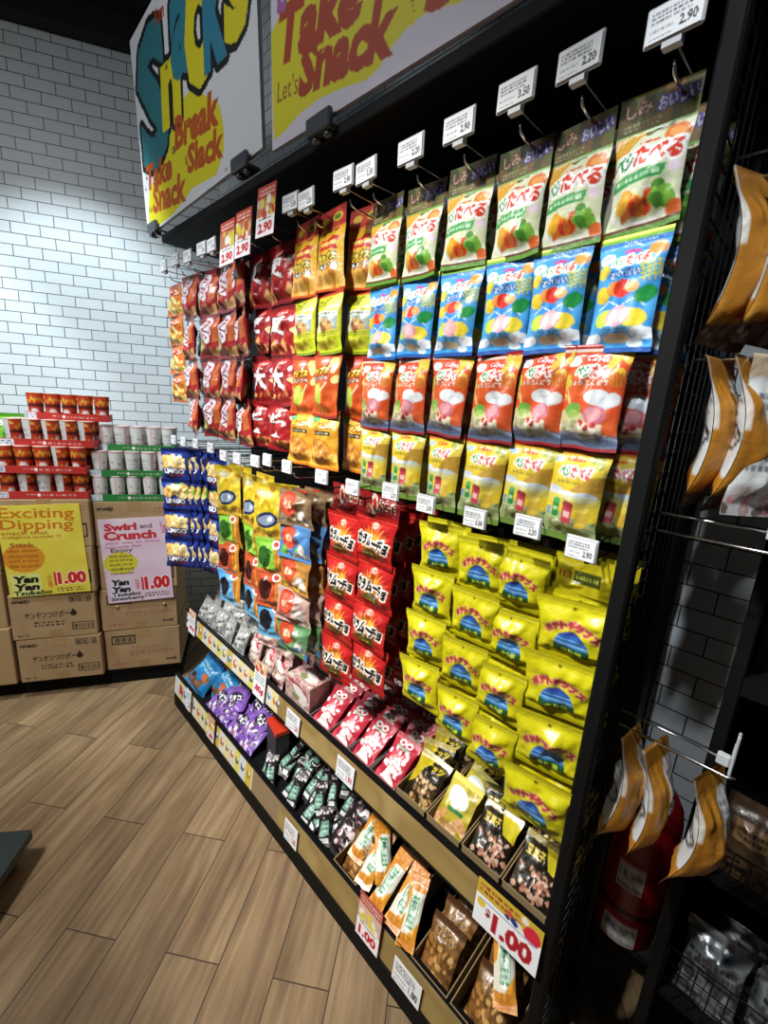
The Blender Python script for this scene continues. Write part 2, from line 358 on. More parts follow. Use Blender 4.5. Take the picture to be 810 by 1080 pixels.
def A_lime(w, h):
    c = Cv(w, h, 'c4c82c').cloud(['cdd034', 'b4bc24', 'd8d848'], 4, 9)
    c.rect(0, 0, 1, .09, 'b2382a'); c.rect(0, .085, 1, .1, 'e0a03a')
    c.text('チップス', .1, .14, .7, .27, 'e4e23a', '4a5a14', .03, -.03, .1, .05); c.spots(.66, .1, 1, .32, ['e2cf6a', 'd6bc4e'], 4, .11, .17, 3)
    c.rect(.06, .36, .94, .64, '9aa8a0'); c.rect(.06, .36, .94, .44, 'd5dcd4'); c.scrib(.12, .37, .86, .43, '3a4a3a', 1, 4); c.spots(.1, .48, .9, .62, ['8a5a34', 'c49a5a', '5e6a5e', 'd8cdb0'], 12, .06, .12, 6)
    c.scrib(.1, .66, .9, .73, '55640f', 2, 5); c.rect(0, .74, 1, .95, 'b7c41e'); c.ell(.5, .83, .4, .12, 'd2d640'); c.rect(0, .95, 1, 1, '7a8a18')
    return c
def A_rust(w, h):
    c = Cv(w, h, 'cf5a22').cloud(['d8662a', 'c04a1c', 'd97230'], 4, 10)
    c.rect(0, 0, 1, .1, 'a03428'); c.ell(.45, .16, .16, .09, 'e07a78'); c.scrib(.32, .13, .58, .19, 'fff0e0', 1, 3)
    c.text('チップス', .1, .25, .72, .37, 'f0d33a', '5a2a10', .03, -.08, .1, .05); c.text('コンソメ', .16, .39, .74, .45, 'fff4e0', '3a1a10', .022, -.08)
    c.spots(.72, .12, 1, .5, ['e6c872', 'd9b258', 'efd892'], 4, .12, .18, 4, .6)
    c.ell(.4, .66, .2, .25, 'a7b545', .15); c.ell(.37, .6, .12, .12, 'bccb58'); c.line([(.22, .6), (.08, .5)], .035, 'd9d0a8'); c.line([(.58, .6), (.72, .48)], .035, 'd9d0a8'); c.line([(.36, .84), (.3, .95)], .035, '4a5a1c'); c.line([(.46, .84), (.5, .95)], .035, '4a5a1c')
    c.rect(0, .96, 1, 1, '8c2c1c')
    return c
def A_amber(w, h):
    c = Cv(w, h, 'dc9a2a').cloud(['e3a838', 'd08a20', 'e8b84c'], 4, 11)
    c.rect(0, 0, 1, .08, 'b04a24'); c.ell(.16, .15, .13, .08, '2f9a5a'); c.scrib(.07, .13, .25, .17, 'ffffff', 1)
    c.text('チップス', .22, .2, .86, .32, 'f2e04a', '7a3a10', .03, -.06, .1, .05); c.rect(.3, .35, .82, .42, '3c3a20'); c.scrib(.34, .355, .78, .415, 'f4e8c0', 1)
    c.spots(.7, .08, 1, .3, ['efd784', 'e2bf60'], 4, .1, .16, 3, .6)
    c.ell(.42, .7, .42, .3, 'b8742c'); c.ell(.42, .69, .38, .26, 'd0903c'); c.spots(.12, .54, .74, .86, ['dba04a', 'b9782e', 'e0b060', 'a8682a'], 40, .03, .07, 6)
    c.ell(.9, .78, .12, .1, 'e8c860'); c.rect(0, .96, 1, 1, 'c06a1c')
    return c
def A_corn(w, h):
    c = Cv(w, h, 'd9803a').cloud(['e08c40', 'd2702c', 'e6a050'], 3, 12)
    c.rect(0, 0, 1, .1, 'c8602c'); c.text('コーン', .12, .2, .88, .38, 'f6e8d0', 'b83a20', .04, -.05, .1, .05)
    c.spots(.1, .5, .9, .9, ['e3cf7a', 'd2b050', 'b9a048', 'efe0a0', '9a9a40'], 24, .08, .16, 4, .5); c.rect(0, .95, 1, 1, 'b8582a')
    return c
def A_crimson(w, h):
    c = Cv(w, h, '9c2428').cloud(['aa2a2c', '80201f', 'b8382e'], 4, 13)
    c.rect(0, 0, 1, .11, '741a1e'); c.rect(0, .1, 1, .115, 'd05a4a')
    c.poly([(.82, .14), (.97, .12), (.95, .62), (.76, .68)], 'c86a38')
    for p, r in (((.42, .19), .15), ((.56, .25), .19), ((.4, .33), .2), ((.58, .4), .18), ((.46, .5), .2), ((.58, .58), .14)): c.ell(p[0], p[1], r, r * .8, 'ded8dc', .6)
    c.line([(.34, .16), (.62, .23), (.34, .30)], .035, '90203a'); c.line([(.62, .29), (.36, .38), (.64, .45)], .035, '7a2a40'); c.line([(.4, .48), (.6, .56), (.42, .62)], .035, '98203a'); c.line([(.52, .18), (.5, .34)], .03, 'b03040'); c.line([(.7, .3), (.66, .5)], .03, 'b02838'); c.line([(.3, .4), (.34, .54)], .03, '8a2030')
    c.ell(.2, .7, .15, .17, '8a9a48'); c.ell(.27, .75, .09, .1, 'b0b870')
    c.poly([(.66, .94), (.98, .72), (.98, .94)], 'c8a064'); c.poly([(.54, .93), (.7, .74), (.86, .93)], 'd2ae76'); c.poly([(.3, .94), (.42, .78), (.54, .94)], '4a3020'); c.line([(.7, .76), (.76, .92)], .03, '98703e')
    c.rect(0, .95, 1, 1, '741a1e')
    return c
def A_kanji(ch, seed):
    def f(w, h):
        c = Cv(w, h, 'a31f22').cloud(['b02426', '8a181b', 'bb3028'], 4, seed)
        c.rect(0, 0, 1, .1, '7c161a'); c.ell(.45, .17, .24, .07, 'd83a34', -.2); c.text('Calbee', .28, .13, .64, .2, 'f4dcd4', rot=-.1)
        c.text(ch, .06, .22, .72, .7, 'dedad8', '6c1416', .02, 0, .05, .05)
        c.ell(.88, .3, .07, .06, 'e8e0e0'); c.spots(.05, .74, 1, .93, ['d3a060', 'b87a3c', 'c98a48', '7a1a1a'], 10, .07, .13, seed, .5)
        c.poly([(.84, .5), (1, .44), (1, .6)], 'e4c88a'); c.rect(0, .95, 1, 1, '701418')
        return c
    return f
def A_navy(green, seed):
    def f(w, h):
        c = Cv(w, h, '1d2f7c').cloud(['1a2a74', '26409a', '18246a'], 4, seed)
        c.rect(0, 0, 1, .1, '131c54'); c.scrib(.2, .13, .8, .19, '8aa0e0', 1, seed)
        if green: c.spots(.5, .2, .98, .42, ['6fc030', '8ad040', '5aa828'], 10, .08, .15, seed)
        c.spots(.1, .26, .85, .56, ['e3b45c', 'f0cc80', 'd49a44', 'eec070', 'f6dca0'], 26, .08, .16, seed + 1)
        c.text('LINGO', .14, .6, .88, .77, 'f2f4fa', '131c54', .03, .03, .05, .05); c.rect(.3, .8, .85, .84, 'c03a3a'); c.rect(0, .94, 1, 1, '0f1748')
        return c
    return f
def A_ylw_sardine(w, h):
    c = Cv(w, h, 'd9c22a').cloud(['e2cf38', 'c8ac22', 'ecdc58'], 4, 15); c.rect(0, 0, 1, .06, 'b8a020')
    c.spots(.05, .06, .95, .42, ['c89a2a', 'e8d860', 'b07a28', 'd8b840'], 16, .08, .17, 3, .6); c.ell(.36, .17, .28, .09, 'b9b48a'); c.scrib(.18, .14, .55, .2, 'f4f0d0', 1)
    c.ell(.5, .62, .34, .2, '1f2c50', -.2); c.ell(.5, .62, .26, .13, '8a9ab0', -.2); c.ell(.6, .6, .08, .06, 'e8e8e0'); c.poly([(.1, .56), (.24, .62), (.1, .72)], '5c6a30'); c.spots(0, .8, 1, .96, ['a87a28', 'd4a83a', 'e2c860'], 12, .08, .15, 5); c.rect(0, .95, 1, 1, 'b89a20')
    return c
def A_strip(bg, bg2, blob, seed):
    def f(w, h):
        c = Cv(w, h, bg).cloud([bg, bg2], 4, seed); c.rect(0, 0, 1, .07, bg2)
        c.poly([(.66, 0), (1, 0), (1, 1), (.82, 1), (.72, .5)], 'c8802c'); c.line([(.9, .05), (.86, .95)], .05, 'e0a84a'); c.line([(.8, .1), (.8, .9)], .025, '9a5a20')
        c.ell(.34, .5, .26, .3, blob); c.spots(.12, .3, .56, .72, [blob], 9, .06, .12, seed, .4); c.ell(.72, .16, .14, .12, 'f2f2f0'); c.ell(.72, .16, .09, .07, 'c04a3a')
        c.scrib(.1, .8, .6, .88, 'f0f0e0', 1, seed); c.rect(0, .95, 1, 1, bg2)
        return c
    return f
def A_disc(bg, bg2, acc, seed):
    def f(w, h):
        c = Cv(w, h, bg).cloud([bg, bg2, bg], 4, seed); c.rect(0, 0, 1, .1, bg2); c.rect(0, .92, 1, 1, bg2)
        c.ell(.34, .38, .26, .26, 'c33a2a'); c.ell(.34, .38, .22, .22, 'd24e34'); c.text('せん', .2, .28, .48, .5, 'f6d8b0', bold=.05, rot=-.1)
        c.ell(.74, .66, .13, .14, 'b8b2a8'); c.ell(.74, .66, .09, .1, 'e0dcd2'); c.ell(.2, .78, .11, .11, acc); c.spots(.5, .7, .96, .92, ['8a7a66', 'd6c8b0', acc], 6, .04, .08, seed)
        return c
    return f
def A_chili(w, h):
    c = Cv(w, h, 'b81e1c').cloud(['c42420', 'a81818', 'cc2a22'], 3, 20); c.rect(0, 0, 1, .08, '981616'); c.rect(0, .08, 1, .1, 'd84a3a')
    for k in range(26):
        a = PI * (1.0 + k / 25); L = .40 + .1 * (k % 2); ca, sa = math.cos(a), math.sin(a)
        c.poly([(.5 - .035 * sa, .62 + .035 * ca), (.5 + L * ca, .62 + L * 1.0 * sa), (.5 + .035 * sa, .62 - .035 * ca)], ('e09a30', 'd8782a', 'e8b448')[k % 3])
    for k in range(12):
        a = PI * (.06 + .88 * k / 11); ca, sa = math.cos(a), math.sin(a)
        c.poly([(.5 - .05 * sa, .62 + .05 * ca), (.5 + .4 * ca, .64 + .26 * sa), (.5 + .05 * sa, .62 - .05 * ca)], ('8a5a1e', 'b8702a')[k % 2])
    c.ell(.52, .2, .08, .06, 'd8b0a0'); c.scrib(.46, .17, .58, .23, 'b83020', 1)
    c.text('カラムーチョ', .05, .40, .92, .66, '100d0c', 'f2ece2', .028, .1, .08, .07)
    c.ell(.5, .77, .26, .11, '4a3a12'); c.scrib(.3, .73, .7, .81, 'b8b050', 1, 4); c.rect(0, .93, 1, 1, '8a1414')
    return c
def A_chicard(w, h):
    c = Cv(w, h, '7c1418').cloud(['8a181c', '661014'], 4, 21); c.ell(.3, .4, .1, .2, 'd8c8b8'); c.ell(.3, .4, .06, .12, 'b82a20'); c.text('カラムーチョ', .45, .2, .9, .6, 'c8a890', '3a0a0a', .015); c.spots(.02, .3, .2, .8, ['a85040', 'd09070'], 4, .03, .05, 3)
    return c
def A_seaside(w, h):
    c = Cv(w, h, 'd2ca16').cloud(['d8d01c', 'cac212', 'dcd62a'], 3, 22); c.rect(0, 0, 1, .07, 'b8b014'); c.rect(0, .07, 1, .085, 'e8e250')
    c.ell(.5, .13, .025, .018, '5a5410')
    m = (((c.x - .5) / .25) ** 2 + ((c.y - .74) / .3) ** 2 < 1) & (c.y < .74); c.m(m, '2a4a9c')
    for y0, y1, k in ((.43, .51, '34489c'), (.51, .565, '2c68b8'), (.565, .585, '86b4dc'), (.585, .635, '2c70c0'), (.635, .655, '94c0e0'), (.655, .69, '3478bc'), (.69, .74, '244a8c')): c.m(m & (c.y >= y0) & (c.y < y1), k)
    c.rect(.24, .69, .76, .82, '1c4c28'); c.text('のり塩', .36, .705, .66, .805, 'b0c43a', bold=.04)
    for k, ch in enumerate('ポテトチップス'):
        t = (k - 3) / 3; c.text(ch, .5 + t * .33 - .06, .345 + .12 * t * t - .055, .5 + t * .33 + .06, .345 + .12 * t * t + .07, 'a83430', 'd89a80', .012, t * .55, 0, .08)
    c.scrib(.2, .86, .62, .89, '8a8410', 1, 4); c.rect(0, .94, 1, 1, 'a8a012')
    return c
def A_seacard(w, h):
    c = Cv(w, h, 'bcae1a').cloud(['c8bc20', 'a89a14'], 3, 23); c.rect(.3, .4, .75, .72, '3a4414'); c.scrib(.34, .46, .7, .66, 'c8cc50', 1); c.scrib(.05, .4, .26, .7, '9a3420', 1, 5)
    return c
def A_silver(w, h):
    c = Cv(w, h, 'c8cac8').cloud(['d8dad8', 'a8aaa8', 'e8e8e6', '8a8c8a'], 4, 24); c.rect(0, 0, 1, .1, 'b0b2b0'); c.ell(.5, .45, .36, .2, 'eeeeec', .4); c.spots(.1, .2, .9, .9, ['6a6c6a', '9a9c98', 'f4f4f2', 'd4d8c0'], 14, .06, .13, 3); c.scrib(.2, .4, .8, .52, '3c3e3c', 2, 6); return c
def A_pinkbox(w, h):
    c = Cv(w, h, 'c4a09a').cloud(['cdaca4', 'b08a86', 'd8bcb2', 'a87e7a'], 7, 25); r = random.Random(8)
    for q in range(70): c.ell(r.random(), r.random(), r.uniform(.02, .06), r.uniform(.015, .04), r.choice(['d8c4bc', '9a6a68', 'b84a58', 'e4dcd4', '8a7a66', 'c89088']), r.uniform(0, 3))
    c.poly([(0, .04), (.6, .1), (.96, .34), (.4, .26)], 'b8384a'); c.ell(.6, .36, .3, .12, 'e2e0d4', .4); c.ell(.42, .6, .16, .08, '7a8a58', .3); c.ell(.7, .66, .15, .1, 'e0d8cc'); c.scrib(.15, .14, .75, .24, 'f0dcdc', 1, 4); c.line([(.5, .78), (.5, 1)], .012, '8a6a64'); c.line([(0, .78), (1, .78)], .012, '8a6a64'); return c
def A_candy(w, h):
    c = Cv(w, h, 'c02c40').cloud(['c83448', 'aa2234', 'd04458'], 3, 26); c.rect(0, 0, 1, .08, '98202e'); c.ell(.36, .16, .13, .1, 'e0dcd8'); c.ell(.36, .16, .06, .05, 'b03040'); c.ell(.62, .16, .13, .1, 'e0dcd8'); c.ell(.62, .16, .06, .05, 'b03040'); c.rect(.22, .24, .78, .29, '8fae9a')
    c.ell(.5, .55, .3, .3, 'd8485a'); c.ell(.5, .55, .2, .2, 'e88a90'); c.ell(.5, .56, .12, .12, 'c4283c'); c.spots(.06, .3, .94, .9, ['f2e8e4', 'f6f0ec', 'e8c8c4'], 26, .04, .09, 6); c.poly([(.2, .96), (.36, .76), (.6, .78), (.8, .96)], 'f4eeea'); return c
def A_nut(w, h):
    c = Cv(w, h, '2a2412').cloud(['34290f', '1c180c', '4a3c14'], 4, 27); c.rect(0, 0, 1, .1, 'a8921c'); c.poly([(0, .1), (.5, .1), (.2, .6), (0, .7)], 'b8a41e'); c.text('ナッツ', .34, .14, .9, .3, 'e8d23a', bold=.04); c.spots(.3, .45, .95, .9, ['a87c4c', 'c09a68', '7a5028', '2a1e10', 'caa878', '3a2a14'], 60, .03, .075, 4); c.rect(0, .92, 1, 1, '9a8418'); return c
def A_nut2(w, h):
    c = Cv(w, h, 'b5a428').cloud(['c4b432', '9a881e', 'd0c24a'], 4, 28); c.rect(0, 0, 1, .12, 'd8cc60'); c.ell(.46, .36, .36, .24, 'd8e2dc', .3); c.ell(.46, .36, .28, .16, 'eef2ee', .3); c.rect(.3, .55, .8, .62, '3a7a4a'); c.spots(.1, .66, .95, .92, ['d8a878', 'c08a50', 'e8c8a0'], 14, .07, .13, 5); return c
def A_nut3(w, h):
    c = Cv(w, h, '1e1a10').cloud(['2a2210', '141008', '3c3214'], 4, 29); c.rect(0, 0, 1, .12, '8a7818'); c.poly([(.5, .1), (1, .1), (1, .45), (.7, .4)], 'd4c42a'); c.text('豆菓子', .1, .2, .56, .36, 'd8c050', bold=.04); c.spots(.1, .5, .95, .9, ['c08a70', 'd0a48c', 'a06450', '2a1c14', '3a2418', 'd8b8a0'], 56, .03, .075, 6); return c
def A_aqua(w, h):
    c = Cv(w, h, '2a8ac0').cloud(['3aa0d4', '1e70a8', '58b4e0'], 5, 30); c.rect(0, 0, 1, .1, '1a5a94'); c.spots(.1, .5, .8, .85, ['6a4a34', '8a6040', '3c2a20'], 9, .08, .16, 3); c.scrib(.15, .2, .85, .4, 'c8e8f6', 2, 4); c.ell(.7, .5, .13, .1, 'c06a4a'); return c
def A_violet(w, h):
    c = Cv(w, h, '8a62b8').cloud(['9a72c8', '7650a4', 'a886d0'], 4, 31); c.rect(0, 0, 1, .1, '6a4694'); c.ell(.5, .42, .36, .2, '241c2c', -.1); c.text('チョコ', .22, .34, .8, .5, 'f4f0f8', bold=.05, rot=.05); c.spots(.2, .6, .9, .88, ['e8dcf2', '3a2a30', 'c8a0a8', '5a3c7c'], 14, .05, .1, 5); c.rect(0, .94, 1, 1, '6a4694'); return c
def A_mint(w, h):
    c = Cv(w, h, '1f1a1c').cloud(['2a2224', '141012', '3c3032'], 4, 32); c.poly([(.2, .4), (.8, .36), (.86, .72), (.14, .74)], '6a9682'); c.rect(.28, .46, .74, .66, '9cc0b0'); c.scrib(.26, .4, .74, .62, '2a5a48', 2, 4); c.rect(.18, .78, .82, .9, 'e8eeec'); c.spots(.1, .04, .9, .22, ['b8a8a4', '7a6866', 'e8e0dc'], 9, .05, .1, 5); return c
def A_cocoa(w, h):
    c = Cv(w, h, '2c2022').cloud(['3a2a2c', '1c1416', '4c3a3c'], 5, 33); c.rect(0, 0, 1, .1, '18100f'); c.spots(.08, .14, .92, .9, ['d8c8c8', '6a4a4c', 'a88a8a', '1a1012', 'e8e0e0', '8a5a60'], 30, .04, .1, 6); c.scrib(.2, .4, .8, .54, 'e8dcdc', 2, 3); return c
def A_tanger(w, h):
    c = Cv(w, h, 'cc8426').cloud(['d89434', 'bc721e', 'e0a84c'], 4, 34); c.rect(0, .24, 1, .82, 'dad4c4'); c.poly([(0, .24), (.34, .24), (.16, .5), (0, .56)], 'd08a2c'); c.rect(.3, .3, .82, .74, '58946a'); c.rect(.36, .34, .76, .7, 'c0d4c4'); c.text('芋', .42, .36, .7, .5, '2a6a3a', bold=.05); c.scrib(.4, .54, .72, .68, '2a6a3a', 2); c.poly([(.5, .82), (1, .6), (1, .82)], 'd8962f'); return c
def A_cracker(w, h):
    c = Cv(w, h, '7a5228').cloud(['8c6234', '60401e', '9a7442'], 4, 35); c.rect(0, 0, 1, .1, '4a2c14'); c.text('せんべい', .2, .14, .82, .28, '1c120a', 'c89a5a', .015, bold=.04); c.spots(.05, .34, .95, .9, ['b07c40', 'c4985a', '8a5a28', 'd0a870', 'a06c34', '5a3a1c'], 44, .05, .12, 4, .7); c.rect(0, .94, 1, 1, '4a2c14'); return c
def A_brownpack(w, h):
    c = Cv(w, h, 'b87c2a').cloud(['c28a32', 'a86e22', 'ca963c'], 3, 36)
    c.rect(0, 0, .05, .45, 'd0cac0'); c.poly([(.52, .2), (.66, .14), (1, .12), (1, .76), (.6, .7), (.48, .5)], 'c4c6c6'); c.ell(.72, .5, .26, .2, '2e2a2a'); c.ell(.72, .5, .2, .15, 'c8c8c6'); c.scrib(.56, .2, .98, .38, '4a4a4e', 4, 3); c.scrib(.58, .44, .9, .58, '2a2628', 3, 5)
    c.ell(.5, .8, .22, .1, '98262e', -.2); c.scrib(.34, .77, .66, .83, 'e0c8c0', 1, 3); c.poly([(0, .9), (.4, .86), (1, .9), (1, 1), (0, 1)], '5a4438'); c.spots(0, .9, 1, 1, ['6a5444', 'a89a94', '3a2c2a', '8a7870'], 18, .03, .06, 4); return c
def A_whitepack(w, h):
    c = Cv(w, h, 'ccd0d0').cloud(['d8dcdc', 'b8bcbc'], 3, 37); c.rect(0, 0, 1, .14, 'c8b49a'); c.scrib(.1, .22, .9, .72, '5a6066', 8, 6); c.spots(0, .8, 1, 1, ['6a5a56', 'b8aaa4', 'c88a90'], 18, .05, .1, 5); return c
def A_shadedpack(w, h):  # brown pack darkened, the shade inside the rack is painted into the print
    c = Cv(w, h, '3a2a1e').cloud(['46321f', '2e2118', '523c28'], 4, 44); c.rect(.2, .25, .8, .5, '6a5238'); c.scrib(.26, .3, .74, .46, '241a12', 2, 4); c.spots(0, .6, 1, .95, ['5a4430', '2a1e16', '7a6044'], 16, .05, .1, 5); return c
def A_foilpack(w, h):
    c = Cv(w, h, '5c6268').cloud(['7a8086', '33383c', '92989e', '25292d'], 6, 38); c.scrib(.1, .3, .9, .6, '2a2d30', 3, 6); return c
def A_greensnack(w, h):
    c = Cv(w, h, '6cc02c').cloud(['7ed038', '58a820', '98dc58'], 4, 39); c.rect(0, 0, 1, .08, '4a9018'); c.text('みどり', .1, .14, .9, .3, 'f2f6e8', '2a5a10', .04, bold=.05); c.spots(.1, .4, .9, .9, ['b8e088', 'f0f0e0', '4a8a20', 'd8e8c0'], 16, .08, .16, 5); return c

# ------------------------------------------------------------------ paper goods
def A_pricecard(price, seed, red=False):
    def f(w, h):
        c = Cv(w, h, 'e8eaec', 1600); c.scrib(.08, .12, .8, .5, '4a5058', 3, seed, .02); c.scrib(.08, .62, .5, .74, '6a7078', 1, seed + 1); c.text(price, .6, .52, .92, .84, 'b8323a' if red else '2a2e34', bold=.03); c.scrib(.08, .84, .5, .92, '20242a', 1, seed + 4); return c
    return f
def A_popcard(price, c1, c2, seed):
    def f(w, h):
        c = Cv(w, h, 'f0eeee', 1300); c.rect(0, 0, 1, .24, c1); c.scrib(.08, .05, .92, .2, 'f6e8dc', 2, seed); c.rect(0, .24, 1, .6, c2); c.spots(.08, .27, .92, .58, ['e4d23a', 'c8b8a0', 'c84a34', 'f0e8d8', 'd8c24a'], 14, .07, .14, seed); c.scrib(.15, .62, .85, .68, '3a2a2a', 1, seed + 2); c.text(price, .12, .71, .9, .93, 'c4242e', bold=.05, rot=-.03); return c
    return f
def A_eighty(seed):
    def f(w, h):
        c = Cv(w, h, 'eceef0', 1300); c.rect(0, 0, 1, .3, 'd8b49a'); c.spots(.05, .03, .95, .3, ['c0483a', 'e8cfa0', 'b86a3a', 'f0e4d0'], 14, .06, .13, seed); c.scrib(.1, .34, .9, .58, '5a6e8a', 3, seed); c.text('.80¢', .1, .64, .9, .88, 'c42a4a', bold=.05); return c
    return f
def A_onedollar(w, h):
    c = Cv(w, h, 'eef0f2', 1300); c.rect(0, 0, 1, .34, 'c8a838'); c.scrib(.04, .05, .7, .28, '8a3420', 2, 4); c.ell(.86, .28, .12, .12, 'cf2a3c'); c.spots(.45, .08, .75, .34, ['2a3a7a', 'e8e0d0', 'c84a3a'], 7, .03, .06, 3); c.ell(.1, .5, .07, .07, 'e0c040'); c.rect(.05, .4, .95, .44, '9ab0d0'); c.text('$', .18, .52, .27, .72, '8a1a2a', bold=.03); c.text('1.00', .3, .48, .92, .92, 'a81c2c', 'f6e8e4', .012, bold=.05); return c
def A_rail(w, h):
    c = Cv(w, h, '9a8250', 700).cloud(['a08852', '8e7646', 'a8905c'], 30, 40)
    L = .46
    c.rect(0, 0, L, 1, 'd8d2c2'); r = random.Random(5); x = .0; k = 0
    while x < L:
        d = r.uniform(.02, .03); col = ['d8d4c4', 'd8cf6a', 'cfd6da', 'd0b24a', 'dcd8cc', 'e2d49a'][k % 6]
        c.rect(x, 0, min(L, x + d), 1, col); q = min(L, x + d); e = ['5a5a5e', '9a8a2c', '3a7ab4', 'b8742c', '6a6a70', 'c85a4a', '3a4a5a'][k % 7]
        c.ell((x + q) / 2, .5, d * .3, d * .36, e, .5); c.ell((x + q) / 2 + .002, .42, d * .14, d * .18, 'f0ece0'); x += d; k += 1
    c.rect(0, 0, .012, 1, '3a3a3c'); c.text('80¢', .03, .2, .058, .9, 'b82a4a', bold=.05)
    c.rect(0, .0, 1, .05, '8a8a86'); return c
def A_rail2(w, h):
    c = A_rail(w, h); c.rect(0, 0, .03, 1, 'cfd2d2'); c.rect(.42, 0, .52, 1, '8e7a5c'); return c
def A_carton(kind, seed):
    def f(w, h):
        c = Cv(w, h, 'a68a64', 420).cloud(['ab8f69', 'a08460', 'b0946c'], 4, seed)
        c.rect(.42, 0, .58, .2, '957850', .7); c.rect(.42, .82, .58, 1, '957850', .7)
        if kind == 'black':
            c.text('meiji', .04, .09, .24, .2, '1e1a18', bold=.03)
            for k in range(3): c.rect(.7 + .09 * k, .06, .77 + .09 * k, .2, '2a2420'); c.rect(.71 + .09 * k, .075, .76 + .09 * k, .185, 'a68a64'); c.rect(.725 + .09 * k, .1, .745 + .09 * k, .17, '2a2420')
            c.text('ヤンヤンつけボー', .16, .38, .68, .54, '2a221c', 'a68a64', .004, -.02, .2); c.ell(.73, .46, .04, .04, '2a221c'); c.ell(.73, .40, .02, .025, '2a221c')
            c.scrib(.26, .6, .64, .74, '2a221c', 2, seed); c.rect(.7, .68, .97, .86, '2a221c'); c.rect(.712, .7, .958, .84, 'a68a64')
            for k in range(18): c.rect(.725 + .0125 * k, .72, .725 + .0125 * k + (.008 if k % 3 else .004), .82, '2a221c')
            c.scrib(.05, .9, .2, .94, '3a302a', 1, 2)
        elif kind == 'side':
            c.text('meiji', .05, .1, .25, .22, '1e1a18', bold=.03); c.scrib(.76, .1, .95, .24, '9a4a5a', 2, seed); c.rect(.1, .32, .9, .42, '98804a', .15); c.rect(.86, .5, .96, .8, '2a221c'); c.rect(.875, .53, .945, .77, 'a68a64')
        else:
            c.rect(.08, .14, .4, .36, '2a221c'); c.rect(.095, .17, .385, .33, 'a68a64')
            for k in range(20): c.rect(.11 + .0135 * k, .19, .11 + .0135 * k + (.008 if k % 3 else .004), .31, '2a221c')
            c.scrib(.34, .42, .86, .52, '9a6a5a', 1, seed); c.text('ヤンヤンつけボー', .3, .54, .92, .68, '8f4650', bold=.0); c.scrib(.06, .84, .28, .92, '9a4a58', 1, 4); c.text('meiji', .8, .8, .95, .9, '2a221c', bold=.03)
        return c
    return f
def A_cup(kind):
    def f(w, h):
        if kind == 'red':
            c = Cv(w, h, 'b83020', 900); c.rect(0, 0, .5, 1, 'c23a22'); c.spots(0, .08, .5, .5, ['e08a2a', 'f0c03a', 'd85a24', 'f2d45a'], 24, .02, .045, 3); c.rect(0, .42, .5, .54, '5a1c14'); c.ell(.25, .76, .09, .09, 'f2f0ea'); c.ell(.1, .8, .05, .06, 'e8a23a'); c.ell(.42, .8, .05, .06, '2a1c18'); c.rect(0, .92, .5, 1, 'd8642a')
            c.rect(.5, 0, 1, 1, 'd8d6d2'); c.rect(.5, 0, .58, 1, 'c85a3a'); c.scrib(.62, .2, .92, .8, '8a8c90', 6, 4); c.ell(.75, .4, .07, .06, '9aa0a8'); c.rect(.5, .82, .8, 1, 'd8923a')
        else:
            c = Cv(w, h, 'e6e8e4', 900); c.rect(0, 0, 1, .06, 'dcb8b8'); c.rect(0, 0, .25, 1, 'ddd0cc'); c.spots(.02, .3, .25, .9, ['b86a70', 'd8a8a8', '7a6a60', '9ab07a'], 12, .02, .04, 4); c.scrib(.3, .2, .6, .8, 'a8aaa8', 5, 3); c.rect(.66, 0, .7, 1, 'e0b4b8'); c.spots(.74, .3, .95, .9, ['c07a80', '8aa06a', 'e8d8d0'], 9, .02, .04, 6)
        return c
    return f
def A_trayfront(col, seed):
    def f(w, h):
        c = Cv(w, h, col, 700); c.rect(0, .1, .14, .9, 'd8dae0'); c.scrib(.01, .2, .13, .8, '4a5a8a', 2, seed); c.ell(.46, .5, .02, .02, 'f0e8e4'); c.scrib(.33, .3, .43, .6, 'e8c8c0', 1, seed); c.scrib(.5, .3, .86, .75, 'd8b8b0', 1, seed + 1); return c
    return f
def A_poster_yellow(w, h):
    c = Cv(w, h, 'dccb46', 560).cloud(['e0d04c', 'd6c440', 'e4d460'], 3, 41)
    c.text('Exciting', .03, .025, .93, .175, 'c07018', bold=.016, rot=.03); c.text('Dipping', .03, .15, .9, .295, 'c07018', bold=.016, rot=.03)
    c.text('snack that', .03, .275, .58, .315, '9a5418', rot=.02, bold=.01); c.text('delights inside !!', .03, .325, .72, .365, '9a5418', rot=.02, bold=.01)
    c.ell(.24, .57, .25, .21, 'd08a26'); c.text('Stick', .1, .4, .4, .45, '8a4a14', rot=.02)
    for k, t in enumerate(('dip into', 'chocolate', 'and enjoy', 'the crunch')): c.text(t, .06, .47 + .055 * k, .42, .51 + .055 * k, '8a4a14', rot=.02, bold=.01)
    c.rect(.04, .75, .4, 1, 'd4e0a8', .6); c.text('Yan', .06, .765, .38, .85, '14140f', bold=.06, skew=.15); c.text('Yan', .06, .855, .38, .935, '14140f', bold=.06, skew=.15); c.text('Tsukebo', .05, .935, .52, .99, '14140f', bold=.03, skew=.1)
    c.text('CHOCO', .41, .83, .6, .87, 'b83a20', rot=-PI / 2)
    c.rect(.56, .75, .61, .9, 'c4242a'); c.text('1.00', .6, .745, .97, .895, 'c4242a', 'f0e8c0', .01, bold=.06); c.scrib(.58, .925, .92, .98, '2a2a20', 2, 3)
    return c
